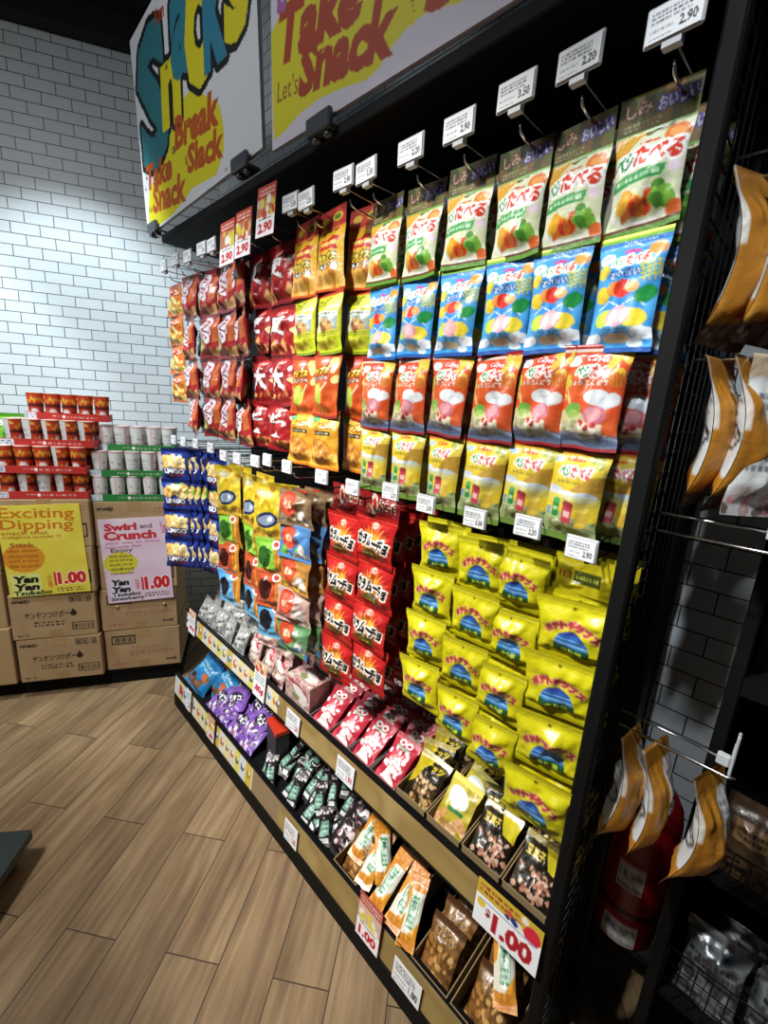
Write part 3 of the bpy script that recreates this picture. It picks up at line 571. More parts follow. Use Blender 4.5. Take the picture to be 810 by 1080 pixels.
def A_poster_pink(w, h):
    c = Cv(w, h, 'dcc6d4', 560).cloud(['e0ccd8', 'd6bccc', 'e4d4de'], 3, 42)
    c.text('Swirl', .08, .05, .56, .14, 'c02c38', bold=.05); c.text('and', .6, .07, .78, .125, '4a4450'); c.text('Crunch', .06, .14, .84, .25, 'c02c38', bold=.05)
    c.text('your way to these', .07, .262, .88, .302, 'b04a78', rot=-.01, bold=.01); c.text('heavenly dips', .07, .31, .6, .35, 'b04a78', rot=-.02, bold=.01)
    c.text('Yum', .9, .05, .99, .2, 'c04a58', bold=.02, rot=0)
    c.ell(.26, .52, .25, .19, 'd0c43a'); c.text('Enjoy', .14, .345, .46, .405, '3a3a1a')
    for k, t in enumerate(('this snack', 'and bring', 'back your', 'childhood', 'memories')): c.text(t, .1, .415 + .052 * k, .44, .452 + .052 * k, '4a4a1c', bold=.01)
    c.rect(.05, .7, .36, .96, 'cfd4dc', .6); c.text('Yan', .07, .715, .35, .79, '121214', bold=.06, skew=.15); c.text('Yan', .07, .8, .36, .875, '121214', bold=.06, skew=.15); c.text('Tsukebo', .07, .872, .5, .925, '121214', bold=.03); c.text('Strawberry', .05, .93, .55, .985, '121214', bold=.03)
    c.text('SALE', .375, .77, .55, .81, 'b83a48', rot=-PI / 2); c.rect(.53, .71, .575, .87, 'c4242a'); c.text('1.00', .57, .7, .97, .87, 'c4242a', 'f4e8ec', .012, bold=.06); c.scrib(.56, .9, .94, .96, '2a2a2a', 2, 3)
    return c
def A_sign_snacks(w, h):
    c = Cv(w, h, 'd2d5d8', 480)
    c.poly([(.03, .99), (.04, .86), (.07, .78), (.15, .74), (.24, .69), (.32, .64), (.40, .58), (.47, .545), (.54, .545), (.62, .6), (.69, .66), (.75, .72), (.77, .82), (.76, .9), (.7, .965), (.62, .955), (.5, .94), (.42, .965), (.3, .985), (.16, .985), (.08, 1)], 'd3ca20')
    for x, y, r in ((.70, .52, .03), (.76, .47, .016), (.79, .50, .012), (.745, .535, .012)): c.ell(x, y, r, r, 'd3ca20')
    L = (('S', .03, .04, .36, .71, '2d6f78', .02), ('n', .28, .31, .47, .60, 'd3c81f', .12), ('a', .40, .08, .60, .46, '2e7688', .12), ('c', .52, .12, .71, .58, 'd3c81f', .1), ('k', .67, .04, .84, .57, '2e7a94', .08), ('s', .81, .22, .97, .57, 'd3c81f', .1))
    for ch, x0, y0, x1, y1, col, r in L: c.text(ch, x0, y0, x1, y1, '0d1114', '0d1114', .02, r, 0, .05)
    for ch, x0, y0, x1, y1, col, r in L: c.text(ch, x0, y0, x1, y1, col, None, 0, r, 0, .05)
    c.text('Yum', .27, .06, .37, .13, '96341e', bold=.05, rot=.1)
    for t, x0, y0, x1, y1 in (('Take', .04, .665, .34, .80), ('Break', .38, .605, .755, .755), ('Snack', .10, .80, .455, .945), ('Slack', .475, .765, .77, .895)):
        c.text(t, x0, y0, x1, y1, 'b0521c', bold=.05, rot=.13, skew=.1)
    c.text('a', .345, .685, .375, .725, '6a5a20'); c.text('&', .455, .78, .48, .82, '6a5a20')
    c.text("Let's", .045, .855, .10, .89, '6a5a20', rot=.1)
    for x, y in ((.02, .24), (.05, .7), (.95, .52), (.94, .46), (.03, .75)): c.line([(x - .012, y), (x + .012, y + .012)], .004, '6a4a70'); c.line([(x, y - .014), (x - .004, y + .014)], .004, '6a4a70')
    c.scrib(.76, .965, .84, .985, '5a5a60', 1, 4)
    return c
def A_sign_break(w, h):
    c = Cv(w, h, 'cdc8d4', 480)
    c.poly([(.0, .62), (.14, .52), (.4, .4), (.9, .38), (1, .5), (1, .9), (.85, .95), (.62, .93), (.55, .9), (.49, .905), (.45, .925), (.42, .955), (.38, .965), (.3, .945), (.22, .93), (.13, .935), (.06, .96), (.01, .965)], 'd2cb24')
    for t, x0, y0, x1, y1 in (('Take', .03, .59, .37, .775), ('a', .42, .6, .47, .68), ('Break', .5, .62, .9, .8), ('Snack', .13, .755, .475, .92), ('&', .495, .82, .53, .88), ('Slack', .54, .815, .9, .94)):
        c.text(t, x0, y0, x1, y1, 'a23c1c', bold=.055, rot=.12, skew=.1)
    c.text("Let's", .03, .79, .125, .86, '8a5a1c', bold=.0, rot=.1)
    for a in range(5): c.ell(.055 + .018 * math.cos(a * 1.26), .55 + .024 * math.sin(a * 1.26), .012, .012, 'a060a0')
    for ch, x0, y0, x1, y1, col in (('S', .05, -.1, .32, .5, '2d6f78'), ('n', .3, .1, .46, .5, 'd3c81f'), ('a', .44, .05, .62, .4, '2e7688')):
        c.text(ch, x0, y0, x1, y1, '0d1114', '0d1114', .02, .1, 0, .075); c.text(ch, x0, y0, x1, y1, col, None, 0, .1, 0, .07)
    return c
# ------------------------------------------------------------------ the room
AZ = math.radians(117.714)
WD = Vector((math.sin(AZ), math.cos(AZ), 0)); WN = Vector((-WD.y, WD.x, 0))
BK = 3.2                      # distance of the end wall from the camera's foot
WX = 1.36                     # the tiled wall behind the rack
def bw(s, k, z=0.): return WD * s + WN * k + Vector((0, 0, z))
CORNER = Vector((WX, (BK - WN.x * WX) / WN.y, 0)); SC = CORNER.dot(WD)
def tile_mat(name, bwid, rh, ox, oz):
    m, nt, b = node_mat(name)
    uv = nt.nodes.new('ShaderNodeUVMap'); mp = nt.nodes.new('ShaderNodeMapping'); br = nt.nodes.new('ShaderNodeTexBrick')
    mp.inputs['Location'].default_value = (-ox, -oz, 0)
    br.inputs['Scale'].default_value = 1; br.inputs['Brick Width'].default_value = bwid; br.inputs['Row Height'].default_value = rh
    br.inputs['Mortar Size'].default_value = .0021; br.inputs['Mortar Smooth'].default_value = .2; br.offset = .5
    br.inputs['Color1'].default_value = (.68, .74, .765, 1); br.inputs['Color2'].default_value = (.63, .69, .72, 1); br.inputs['Mortar'].default_value = (.035, .045, .055, 1)
    nt.links.new(uv.outputs[0], mp.inputs[0]); nt.links.new(mp.outputs[0], br.inputs['Vector']); nt.links.new(br.outputs['Color'], b.inputs['Base Color'])
    b.inputs['Roughness'].default_value = .38; b.inputs['Specular IOR Level'].default_value = .35
    bp = nt.nodes.new('ShaderNodeBump'); bp.inputs['Strength'].default_value = .5; bp.inputs['Distance'].default_value = .002; bp.invert = True
    nt.links.new(br.outputs['Fac'], bp.inputs['Height']); nt.links.new(bp.outputs['Normal'], b.inputs['Normal'])
    return m
def quad(name, pts, uvs, mat):
    m = bpy.data.meshes.new(name); m.from_pydata([tuple(p) for p in pts], [], [tuple(range(len(pts)))]); m.materials.append(mat)
    u = m.uv_layers.new(name='UVMap')
    for i, q in enumerate(uvs): u.data[i].uv = q
    o = put(bpy.data.objects.new(name, m)); o['kind'] = 'structure'; return o
CH = 3.56
s0 = -4.2
quad('wall_back', [bw(s0, BK), CORNER, CORNER + Vector((0, 0, CH)), bw(s0, BK, CH)], [(s0, 0), (SC, 0), (SC, CH), (s0, CH)], tile_mat('white_subway_tile', .1391, .0584, -1.0899, 2.7593 - .0584 * 48))
y1 = -2.6
quad('wall_right', [CORNER, (WX, y1, 0), (WX, y1, CH), CORNER + Vector((0, 0, CH))], [(-CORNER.y, 0), (-y1, 0), (-y1, CH), (-CORNER.y, CH)], tile_mat('white_subway_tile_side', .143, .0613, -.1065, 1.2433 - .0613 * 22))
# floor of wood-look planks laid on the diagonal
m, nt, b = node_mat('wood_plank_floor')
uv = nt.nodes.new('ShaderNodeUVMap'); br = nt.nodes.new('ShaderNodeTexBrick'); mp = nt.nodes.new('ShaderNodeMapping')
mp.inputs['Location'].default_value = (-.884 + .714 * 6, .866 + .17 * 40, 0)
br.inputs['Scale'].default_value = 1; br.inputs['Brick Width'].default_value = .714; br.inputs['Row Height'].default_value = .17; br.inputs['Mortar Size'].default_value = .0018; br.inputs['Mortar Smooth'].default_value = .2; br.offset = .5
br.inputs['Color1'].default_value = (0, 0, 0, 1); br.inputs['Color2'].default_value = (1, 1, 1, 1); br.inputs['Mortar'].default_value = (.5, .5, .5, 1)
nt.links.new(uv.outputs[0], mp.inputs[0]); nt.links.new(mp.outputs[0], br.inputs['Vector'])
mp2 = nt.nodes.new('ShaderNodeMapping'); mp2.inputs['Scale'].default_value = (2.2, 26, 1)
off = nt.nodes.new('ShaderNodeVectorMath'); off.operation = 'MULTIPLY_ADD'; off.inputs[1].default_value = (7, 5, 3)
nt.links.new(br.outputs['Color'], off.inputs[0]); nt.links.new(uv.outputs[0], off.inputs[2]); nt.links.new(off.outputs[0], mp2.inputs[0])
n1 = nt.nodes.new('ShaderNodeTexNoise'); n1.inputs['Scale'].default_value = 1.6; n1.inputs['Detail'].default_value = 7; n1.inputs['Distortion'].default_value = .5
nt.links.new(mp2.outputs[0], n1.inputs['Vector'])
mp3 = nt.nodes.new('ShaderNodeMapping'); mp3.inputs['Scale'].default_value = (1.6, 4.5, 1); nt.links.new(off.outputs[0], mp3.inputs[0])
n2 = nt.nodes.new('ShaderNodeTexNoise'); n2.inputs['Scale'].default_value = 1.5; n2.inputs['Detail'].default_value = 3; nt.links.new(mp3.outputs[0], n2.inputs['Vector'])
rp = nt.nodes.new('ShaderNodeValToRGB'); e = rp.color_ramp.elements
e[0].position = .30; e[0].color = tuple(lin(rgb('5a4734'))) + (1,); e[1].position = .72; e[1].color = tuple(lin(rgb('a18a6a'))) + (1,)
k = rp.color_ramp.elements.new(.5); k.color = tuple(lin(rgb('7f684c'))) + (1,)
ad = nt.nodes.new('ShaderNodeMath'); ad.operation = 'MULTIPLY_ADD'; ad.inputs[1].default_value = .55
ml = nt.nodes.new('ShaderNodeMath'); ml.operation = 'MULTIPLY'; ml.inputs[1].default_value = .45
nt.links.new(n2.outputs['Fac'], ml.inputs[0]); nt.links.new(n1.outputs['Fac'], ad.inputs[0]); nt.links.new(ml.outputs[0], ad.inputs[2]); nt.links.new(ad.outputs[0], rp.inputs['Fac'])
hs = nt.nodes.new('ShaderNodeHueSaturation'); mr = nt.nodes.new('ShaderNodeMapRange'); mr.inputs['To Min'].default_value = .88; mr.inputs['To Max'].default_value = 1.1
nt.links.new(br.outputs['Color'], mr.inputs['Value']); nt.links.new(mr.outputs[0], hs.inputs['Value']); nt.links.new(rp.outputs['Color'], hs.inputs['Color'])
mx = nt.nodes.new('ShaderNodeMix'); mx.data_type = 'RGBA'; mx.inputs[7].default_value = (.03, .022, .015, 1)
nt.links.new(br.outputs['Fac'], mx.inputs[0]); nt.links.new(hs.outputs['Color'], mx.inputs[6]); nt.links.new(mx.outputs[2], b.inputs['Base Color'])
b.inputs['Roughness'].default_value = .5; b.inputs['Specular IOR Level'].default_value = .3
FD = Vector((math.sin(math.radians(53.204)), math.cos(math.radians(53.204)), 0)); FN = Vector((FD.y, -FD.x, 0))
fp = [bw(s0, BK + .02), CORNER + Vector((.02, 0, 0)), Vector((WX + .02, y1, 0)), Vector((-4.5, y1, 0)), Vector((-4.5, 2.4, 0))]
quad('floor', fp[::-1], [(p.dot(FD), p.dot(FN)) for p in fp[::-1]], m)
quad('ceiling', [p + Vector((0, 0, CH)) for p in fp], [(0, 0)] * 5, plain('black_ceiling', '0a0a0c', .9))
o = MB().box(-4.2 - SC, -.10, CH - .12, 0, 0, CH).build('trim_1', plain('black_ceiling_trim', '070708', .8)); o.location = CORNER; o.rotation_euler = (0, 0, math.atan2(WD.y, WD.x)); o['kind'] = 'structure'

# ------------------------------------------------------------------ the display rack
Y0, Y1 = .19, 2.21
rack = tag(empty('display_rack', (.98, 1.2, 0)), 'long black metal display rack filled with hanging snack bags against the tiled wall', 'display rack')
OFF = Vector((-.98, -1.2, 0))
def rb(mb, name, mat):
    mb.v = [tuple(Vector(v) + OFF) for v in mb.v]; return mb.build(name, mat, rack)
holes = plain('perforated_black_panel', '060607', .55, 0, .35)
nt = holes.node_tree; b = nt.nodes['Principled BSDF']
tc = nt.nodes.new('ShaderNodeTexCoord'); br = nt.nodes.new('ShaderNodeTexBrick'); br.inputs['Scale'].default_value = 1; br.inputs['Brick Width'].default_value = .025; br.inputs['Row Height'].default_value = .1; br.inputs['Mortar Size'].default_value = .003; br.offset = 0
sx = nt.nodes.new('ShaderNodeSeparateXYZ'); cx = nt.nodes.new('ShaderNodeCombineXYZ'); nt.links.new(tc.outputs['Object'], sx.inputs[0]); nt.links.new(sx.outputs[1], cx.inputs[0]); nt.links.new(sx.outputs[2], cx.inputs[1]); nt.links.new(cx.outputs[0], br.inputs['Vector'])
bp = nt.nodes.new('ShaderNodeBump'); bp.invert = True; bp.inputs['Distance'].default_value = .003; nt.links.new(br.outputs['Fac'], bp.inputs['Height']); nt.links.new(bp.outputs[0], b.inputs['Normal'])
mb = MB(); mb.box(1.19, Y0, .08, 1.205, Y1, 2.5)
rb(mb, 'back_panel', holes)
for y in (Y0 - .012, Y1 - .028): rb(MB().box(1.205, y, 0, 1.245, y + .04, 2.5, ch=.004), 'rear_upright', BLACK)
# end panel of wire mesh in a frame
mb = MB()
mb.box(.80, Y0 - .008, .0, .828, Y0 + .02, 2.305, ch=.004); rb(mb, 'front_post', BLACKM)
mb = MB(); mb.box(1.12, Y0 - .008, .0, 1.2, Y0 + .012, 2.36, ch=.003); mb.box(.828, Y0 - .004, 2.26, 1.12, Y0 + .012, 2.305); mb.box(.828, Y0 - .004, .04, 1.12, Y0 + .012, .1)
rb(mb, 'end_frame', BLACK)
mb = MB()
for i in range(6):
    x = .828 + .045 * i + .03; mb.tube([(x, Y0, .1), (x, Y0, 2.27)], .0014, 5)
for i in range(60):
    z = .13 + .036 * i; mb.tube([(.828, Y0 + .003, z), (1.12, Y0 + .003, z)], .0016, 5)
rb(mb, 'end_mesh', BLACK)
mb = MB(); mb.box(.79, Y0, 2.305, 1.19, Y1 + .045, 2.335, ch=.004); mb.box(1.1, Y0, 2.27, 1.19, Y1, 2.305)
rb(mb, 'canopy', BLACKM)
mb = MB(); mb.box(.805, Y0 + .02, .485, 1.19, Y1, .5); mb.box(.815, Y0 + .02, .45, .835, Y1, .485); rb(mb, 'upper_shelf', BLACKM)
mb = MB(); mb.box(.735, Y0 + .02, .10, 1.19, Y1, .12); rb(mb, 'lower_shelf', BLACKM)
mb = MB(); mb.box(.722, Y0 + .02, 0, .75, Y1, .074); rb(mb, 'kick_plate', BLACKM)
def rail(name, x, z, h, art, tilt):
    w = Y1 - Y0 - .02; me = sheet_mesh(name, w, h, .006, art(w, h), PAPER, 200)
    o = obj(name, me, Vector((x, (Y0 + Y1 + .02) / 2, z)) + OFF, face_rot(RACK, tilt), rack)
    f = MB(); f.box(-w / 2, -.006, -.005, w / 2, .008, .0); f.box(-w / 2, -.006, h, w / 2, .012, h + .008); f.build('rail_lip', BLACK, o)
    return o
rail('upper_price_rail', .798, .458, .085, A_rail, -.12)
rail('lower_price_rail', .727, .078, .105, A_rail2, -.12)
for zz in (2.15, 1.42):
    mb = MB(); mb.box(1.17, Y0 + .03, zz - .012, 1.19, Y1 + .12 * (zz > 2), zz + .012); rb(mb, 'hook_bar', BLACK)

# ------------------------------------------------------------------ hanging hooks with price tags
ORD = ['first', 'second', 'third', 'fourth', 'fifth', 'sixth', 'seventh', 'eighth', 'ninth', 'tenth', 'eleventh', 'twelfth', 'thirteenth', 'fourteenth', 'fifteenth', 'sixteenth', 'seventeenth', 'eighteenth', 'nineteenth', 'twentieth']
def hook(i, y, z, tw, th, label, group, x0=.775, chrome=True, seed=1, xb=1.18):
    t = tag(empty('peg_hook', (xb, y, z)), label, 'hook', group)
    L = xb - x0; up = .018 if chrome and tw > .06 else .004
    MB().tube([(0, 0, 0), (-L + .045, 0, 0), (-L + .03, 0, .004), (-L + .024, 0, .016)], .0026, 8).build('prong', CHROME if chrome else BLACK, t)
    MB().tube([(0, 0, .034), (-L + .02, 0, .034), (-L + .006, 0, .036), (-L + .001, 0, .034)], .0018, 6).build('tag_arm', CHROME if chrome else BLACK, t)
    f = MB().box(-L - .002, -tw / 2, .012 + up, -L + .003, tw / 2, .012 + up + th, ch=.002).box(-L - .001, -.012, .022, -L + .012, .012, .014 + up + .008).build('tag_holder', WHITE, t)
    q = price_me[(tw, seed % 3)]
    c = obj('price_card', q, (-L - .0035, 0, .014 + up), face_rot(RACK), f); 
    t.rotation_euler = (0, rng.uniform(-.03, .03), rng.uniform(-.06, .06))
    return t
price_me = {}
for tw, th in ((.074, .046), (.056, .042)):
    for k, p in enumerate(('2.90', '2.20', '3.50')): price_me[(tw, k)] = sheet_mesh('price_card', tw - .006, th - .006, .001, A_pricecard(p, k + 3)(tw, th), PAPER, 700)
topY = [.243, .37, .492, .617, .737, .86, .98, 1.105, 1.22, 1.335, 1.455, 1.575, 1.69, 1.81, 1.93, 2.05, 2.17]
for i, y in enumerate(topY):
    hook(i, y, 2.143, .074, .046, 'white price tag on the %s upper wire hook from the mesh end panel' % ORD[i], 'hooks of the upper row', .772, True, i)
lowY = [.245, .36, .485, .605, .74, .875, 1.03, 1.185, 1.30, 1.41, 1.53, 1.65, 1.765, 1.90, 2.05, 2.16]
for i, y in enumerate(lowY):
    hook(i, y, 1.407, .056, .042, 'small price tag on the %s lower hook from the mesh end panel' % ORD[i], 'hooks of the lower row', .768, i > 6, i)

# ------------------------------------------------------------------ hanging bags
meshes = {}
def bagset(key, art, w, h, t, n=3, head=.1, foot=.06, split=None, mat=None, bow=0.):
    cv = art(w, h); L = []
    for s in range(n):
        sd = hash_(key) + s * 17
        if split:
            a = bag_mesh(key, w, h, t, cv, mat, sd, split, foot, 1., split, 1.)
            b = bag_mesh(key + '_header', w, h, t, cv, HEADER, sd, split, foot, 1., 0, split)
            L.append((a, b))
        else: L.append((bag_mesh(key, w, h, t, cv, mat, sd, head, foot, bow=bow), None))
    meshes[key] = (L, w, h, t)
def hash_(s): return sum(ord(ch) * (i + 3) for i, ch in enumerate(s)) % 997
def hang(key, x, y, ztop, label, cat, group, k=None, yaw=0., pitch=0., roll=0., name='snack_bag'):
    L, w, h, t = meshes[key]; a, b = L[(rng.randrange(len(L)) if k is None else k) % len(L)]
    o = obj(name, a, (x, y, ztop), face_rot(RACK + yaw, pitch, roll)); tag(o, label, cat, group)
    if b: obj('header', b, parent=o)
    return o
COLS6 = [.27, .405, .51, .628, .75, .868]
W6 = [.112, .112, .11, .115, .115, .1]
for key, art, w, h, sp in (('cream_vegetable_bag', A_veg, .112, .2, .27), ('light_blue_bag', A_blue, .112, .186, None), ('orange_red_bag', A_orange, .116, .186, None), ('yellow_bag', A_yellow, .112, .184, None)):
    bagset(key, art, w, h, .045, 4, .07 if sp is None else .27, .05, sp)
ROWD = [('cream_vegetable_bag', 2.152, 'cream vegetable snack bag', 'cream vegetable snack bags of the top row'), ('light_blue_bag', 1.958, 'light blue snack bag', 'light blue snack bags'),
        ('orange_red_bag', 1.782, 'orange red snack bag', 'orange red snack bags'), ('yellow_bag', 1.606, 'yellow snack bag with green bottom', 'yellow snack bags of the upper rows')]
DEP = ['frontmost', 'second in depth', 'third in depth', 'fourth in depth', 'fifth in depth', 'sixth in depth', 'seventh in depth']
NUM = ['one', 'two', 'three', 'four', 'five', 'six', 'seven']
for key, zt, nm, gr in ROWD:
    for i, y in enumerate(COLS6):
        for d in range(3 if i else 3):
            if d == 2 and i not in (0, 1): continue
            yy = y + (0, -.004, .003)[d] + rng.uniform(-.005, .005)
            if i == 0: yy = ((.286, .284, .312, .312)[[q[0] for q in ROWD].index(key)], .262, .262)[d]
            hang(key, .842 + (.058 + .017 * (i == 0)) * d, yy, zt + rng.uniform(-.004, .004) - .002 * d, '%s, %s of column %s from the black post' % (nm, DEP[d], NUM[i]), 'snack bag', gr, None, rng.uniform(-.1, .1) - (.05 if i else 0), rng.uniform(-.03, .03) - .03, rng.uniform(-.03, .03), key)
# potato chip bags
for key, art, h, sp in (('golden_chip_bag', A_gold, .212, .24), ('lime_chip_bag', A_lime, .176, None), ('rust_chip_bag', A_rust, .196, None), ('amber_chip_bag', A_amber, .18, None)):
    bagset(key, art, .13, h, .04, 3, .09 if sp is None else .24, .05, sp)
for key, zt, nm, gr in (('golden_chip_bag', 2.178, 'golden potato chip bag', 'golden chip bags'), ('lime_chip_bag', 1.972, 'lime green potato chip bag', 'lime chip bags'), ('rust_chip_bag', 1.806, 'rust orange chip bag', 'rust orange chip bags'), ('amber_chip_bag', 1.632, 'amber chip bag', 'amber chip bags')):
    for i, (y, dx) in enumerate(((1.005, .05), (1.09, 0), (1.21, .0))):
        for d in range(2 if i == 0 else 1):
            hang(key, .84 + dx + .055 * d, y - .025 * d * (i == 0), zt + rng.uniform(-.004, .004), '%s, %s in the %s chip column' % (nm, DEP[d], ('right', 'middle', 'left')[i]), 'snack bag', gr, None, rng.uniform(-.1, .1), rng.uniform(-.03, .02) - .02, rng.uniform(-.03, .03), key)
# dark red bags with big white characters
for key, ch, h in (('dark_red_bag', '堅', .182), ('maroon_bag', '堅', .16), ('deep_red_bag', '大', .172), ('scarlet_character_bag', '笑', .168)):
    bagset(key, A_kanji(ch, hash_(key) % 40), .15, h, .045, 3, .1, .05)
for key, zt, nm, gr in (('dark_red_bag', 2.14, 'dark red bag with white characters in the top row', 'dark red bags of the top row'), ('maroon_bag', 1.965, 'maroon bag with white characters, second row', 'maroon bags of the second row'), ('deep_red_bag', 1.812, 'deep red bag with white character, third row', 'deep red bags of the third row'), ('scarlet_character_bag', 1.655, 'scarlet bag with white character, bottom row', 'red bags of the bottom row')):
    for i, y in enumerate((1.335, 1.475)):
        for d in range(2):
            hang(key, .84 + .01 * i + .06 * d, y + rng.uniform(-.01, .01), zt + rng.uniform(-.006, .006), '%s, %s in the %s column' % (nm, ('frontmost', 'behind')[d], ('right', 'left')[i]), 'snack bag', gr, None, rng.uniform(-.2, .2), rng.uniform(-.05, .03), rng.uniform(-.05, .05), key)
# crimson corn snack bags
bagset('crimson_corn_bag', A_crimson, .165, .178, .05, 4, .11, .05)
for r_, zt in enumerate((2.152, 1.982, 1.81, 1.656)):
    for i, (y, dx, yw) in enumerate(((1.60, .0, -.35), (1.72, .0, -.1), (1.88, 0, .05), (2.07, 0, -.1))):
        for d in range(2):
            if d and i == 0: continue
            hang('crimson_corn_bag', .835 + dx + .06 * d, y + rng.uniform(-.01, .01), zt + rng.uniform(-.006, .006), 'crimson corn snack bag, row %s from top, column %s from the left, %s' % (NUM[r_], NUM[3 - i], ('frontmost', 'behind')[d]), 'snack bag', 'crimson corn snack bags', None, yw + rng.uniform(-.1, .1), rng.uniform(-.04, .03), rng.uniform(-.04, .04), 'crimson_corn_bag')
bagset('orange_corn_bag', A_corn, .135, .134, .03, 2, .1, .05)
for r_, zt in enumerate((2.13, 2.006, 1.88, 1.755)):
    hang('orange_corn_bag', .815, 2.185, zt, 'narrow orange corn snack bag at the rack left end, %s from top' % ORD[r_], 'snack bag', 'orange corn bags at the left end', r_, .05, -.02, rng.uniform(-.02, .02), 'orange_corn_bag')
# three small posters clipped in front of the top hooks
for i, (y, z, a) in enumerate(((1.565, 2.232, .0), (1.455, 2.238, 0), (1.315, 2.27, 0))):
    t = obj('promotion_card', sheet_mesh('promotion_card', .105, .137, .002, A_popcard('2.90', 'b8432e', 'b87a62', i + 2)(.105, .137), PAPER, 500), (.757, y, z - .137), face_rot(RACK, -.06, .02 * i))
    tag(t, 'small red and white price poster, %s of three hanging from the upper hooks' % ('leftmost', 'middle', 'rightmost and highest')[i], 'price poster', 'price posters on the upper hooks')

# ------------------------------------------------------------------ lower hanging field
# blue strips at the left end, turned towards the aisle's entrance
for k in range(2): bagset('navy_nut_bag' if k == 0 else 'navy_pea_bag', A_navy(k == 1, 50 + k), .145, .152, .022, 2, .1, .06)
for st, (x, y, yaw, n) in enumerate(((.755, 2.13, .62, 7), (.875, 2.02, .3, 2))):
    for r_ in range(4):
        for d in range(n):
            key = 'navy_pea_bag' if r_ == 1 else 'navy_nut_bag'
            hang(key, x + .026 * d, y - .016 * d, 1.41 - .146 * r_ - (0 if st == 0 else .03) + rng.uniform(-.003, .003), 'navy blue nut packet, row %s from top, %s, %s strip' % (NUM[r_], DEP[d], ('outer', 'inner')[st]), 'snack packet', 'navy blue nut packets in strips', None, yaw + rng.uniform(-.06, .06) - .05 * d, 0, rng.uniform(-.02, .02), 'nut_packet')
# yellow, green, red and blue strips
bagset('sardine_packet', A_ylw_sardine, .15, .215, .03, 3, .06, .05)
bagset('green_stick_packet', A_strip('7ab83a', '9cc850', '2a5a1c', 60), .14, .15, .03, 3, .08, .06)
bagset('red_stick_packet', A_strip('b8402a', 'c86a3a', '3a1410', 61), .14, .15, .03, 3, .08, .06)
bagset('sky_stick_packet', A_strip('4a9cd0', '7ab8e0', '141820', 62), .14, .155, .03, 3, .08, .06)
for i, (y, sc) in enumerate(((1.735, 1.0), (1.56, .9), (1.395, 1.0))):
    for d in range(2):
        for r_, (key, zt, nm) in enumerate((('sardine_packet', 1.378, 'yellow fish snack packet'), ('green_stick_packet', 1.175, 'green topped stick snack packet'), ('red_stick_packet', 1.045, 'red topped stick snack packet'), ('sky_stick_packet', .915, 'sky blue stick snack packet'))):
            o = hang(key, .825 + .05 * d + (.02 if i == 1 else 0), y - .012 * d + rng.uniform(-.006, .006), zt - .012 * i, '%s, %s on the %s strip from the left' % (nm, ('frontmost', 'behind')[d], ORD[i]), 'snack packet', nm + 's', None, rng.uniform(-.1, .1) + (.05 if i == 1 else .3), rng.uniform(-.03, .03), rng.uniform(-.04, .04), 'snack_packet')
# strip of packets with red discs
DISC = [('785f44', '8a6f50', '9a8a70', 'brown'), ('3a6aa0', '5a8ac0', '6ab040', 'blue'), ('9a6a34', 'b8823c', 'd8c840', 'orange brown'), ('b89488', 'c8a89c', 'c07070', 'pale pink'), ('7aa070', '5a8a5c', '2a6ac0', 'green')]
for r_, (a, b_, ac, nm) in enumerate(DISC):
    bagset('disc%d' % r_, A_disc(a, b_, ac, 70 + r_), .165, .128, .026, 2, .1, .07)
    for d in range(3):
        hang('disc%d' % r_, .83 + .05 * d, 1.235 - .008 * d, (1.358, 1.238, 1.116, .992, .868)[r_], '%s rice cracker packet with red disc, %s of the strip' % (nm, ('front', 'second', 'third')[d]), 'snack packet', 'rice cracker packets with red discs', d, rng.uniform(-.08, .08) + .2, -.02, rng.uniform(-.03, .03), 'cracker_packet')
# red hot chili strips
bagset('chili_packet', A_chili, .15, .146, .034, 4, .1, .07)
bagset('chili_card', A_chicard, .15, .085, .006, 2, .1, .05)
for i, y in enumerate((.83, .975)):
    for d in range(5 if i == 0 else 3):
        for r_ in range(4):
            hang('chili_packet', .828 + .052 * d, y + .006 * d + rng.uniform(-.004, .004), 1.348 - .132 * r_ + (.012 if i == 0 else -.01) - .018 * r_ * (i == 1) * .4, 'red chili packet, row %s from top, %s, %s column' % (NUM[r_], DEP[d], ('right', 'left')[i]), 'snack packet', 'red chili packets in strips', None, rng.uniform(-.06, .06) + .05, rng.uniform(-.03, .02) - .03, rng.uniform(-.03, .03), 'chili_packet')
    hang('chili_card', .845, y, 1.42, 'dark red header card above the %s column of red chili packets' % ('right', 'left')[i], 'header card', None, i, .03, 0, 0, 'header_card')
# yellow seaside packets
bagset('seaside_packet', A_seaside, .122, .132, .032, 4, .09, .08)
bagset('large_seaside_packet', A_seaside, .15, .14, .036, 4, .09, .08)
bagset('seaside_card', A_seacard, .13, .08, .005, 2, .1, .05)
YC = [(.60, (1.393, 1.28, 1.165, 1.045), .81), (.487, (1.38, 1.262, 1.138, 1.012), .82), (.395, (1.372, 1.245, 1.112, .985), .83), (.275, (1.312, 1.19, 1.06, .925), .828)]
for i, (y, zs, x) in enumerate(YC):
    for d in range((2, 2, 3, 7)[i]):
        for r_, zt in enumerate(zs):
            hang('large_seaside_packet' if i == 3 else 'seaside_packet', x + .045 * d - .012 * r_, y + rng.uniform(-.004, .004) + .006 * d, zt, 'yellow seaweed chip packet, row %s from top, %s, %s yellow column' % (NUM[r_], DEP[d], ('leftmost', 'second', 'third', 'rightmost')[i]), 'snack packet', 'yellow seaweed chip packets', None, rng.uniform(-.06, .06) + .1, rng.uniform(-.02, .04) + .1, rng.uniform(-.05, .05) - .02, 'seaweed_packet')
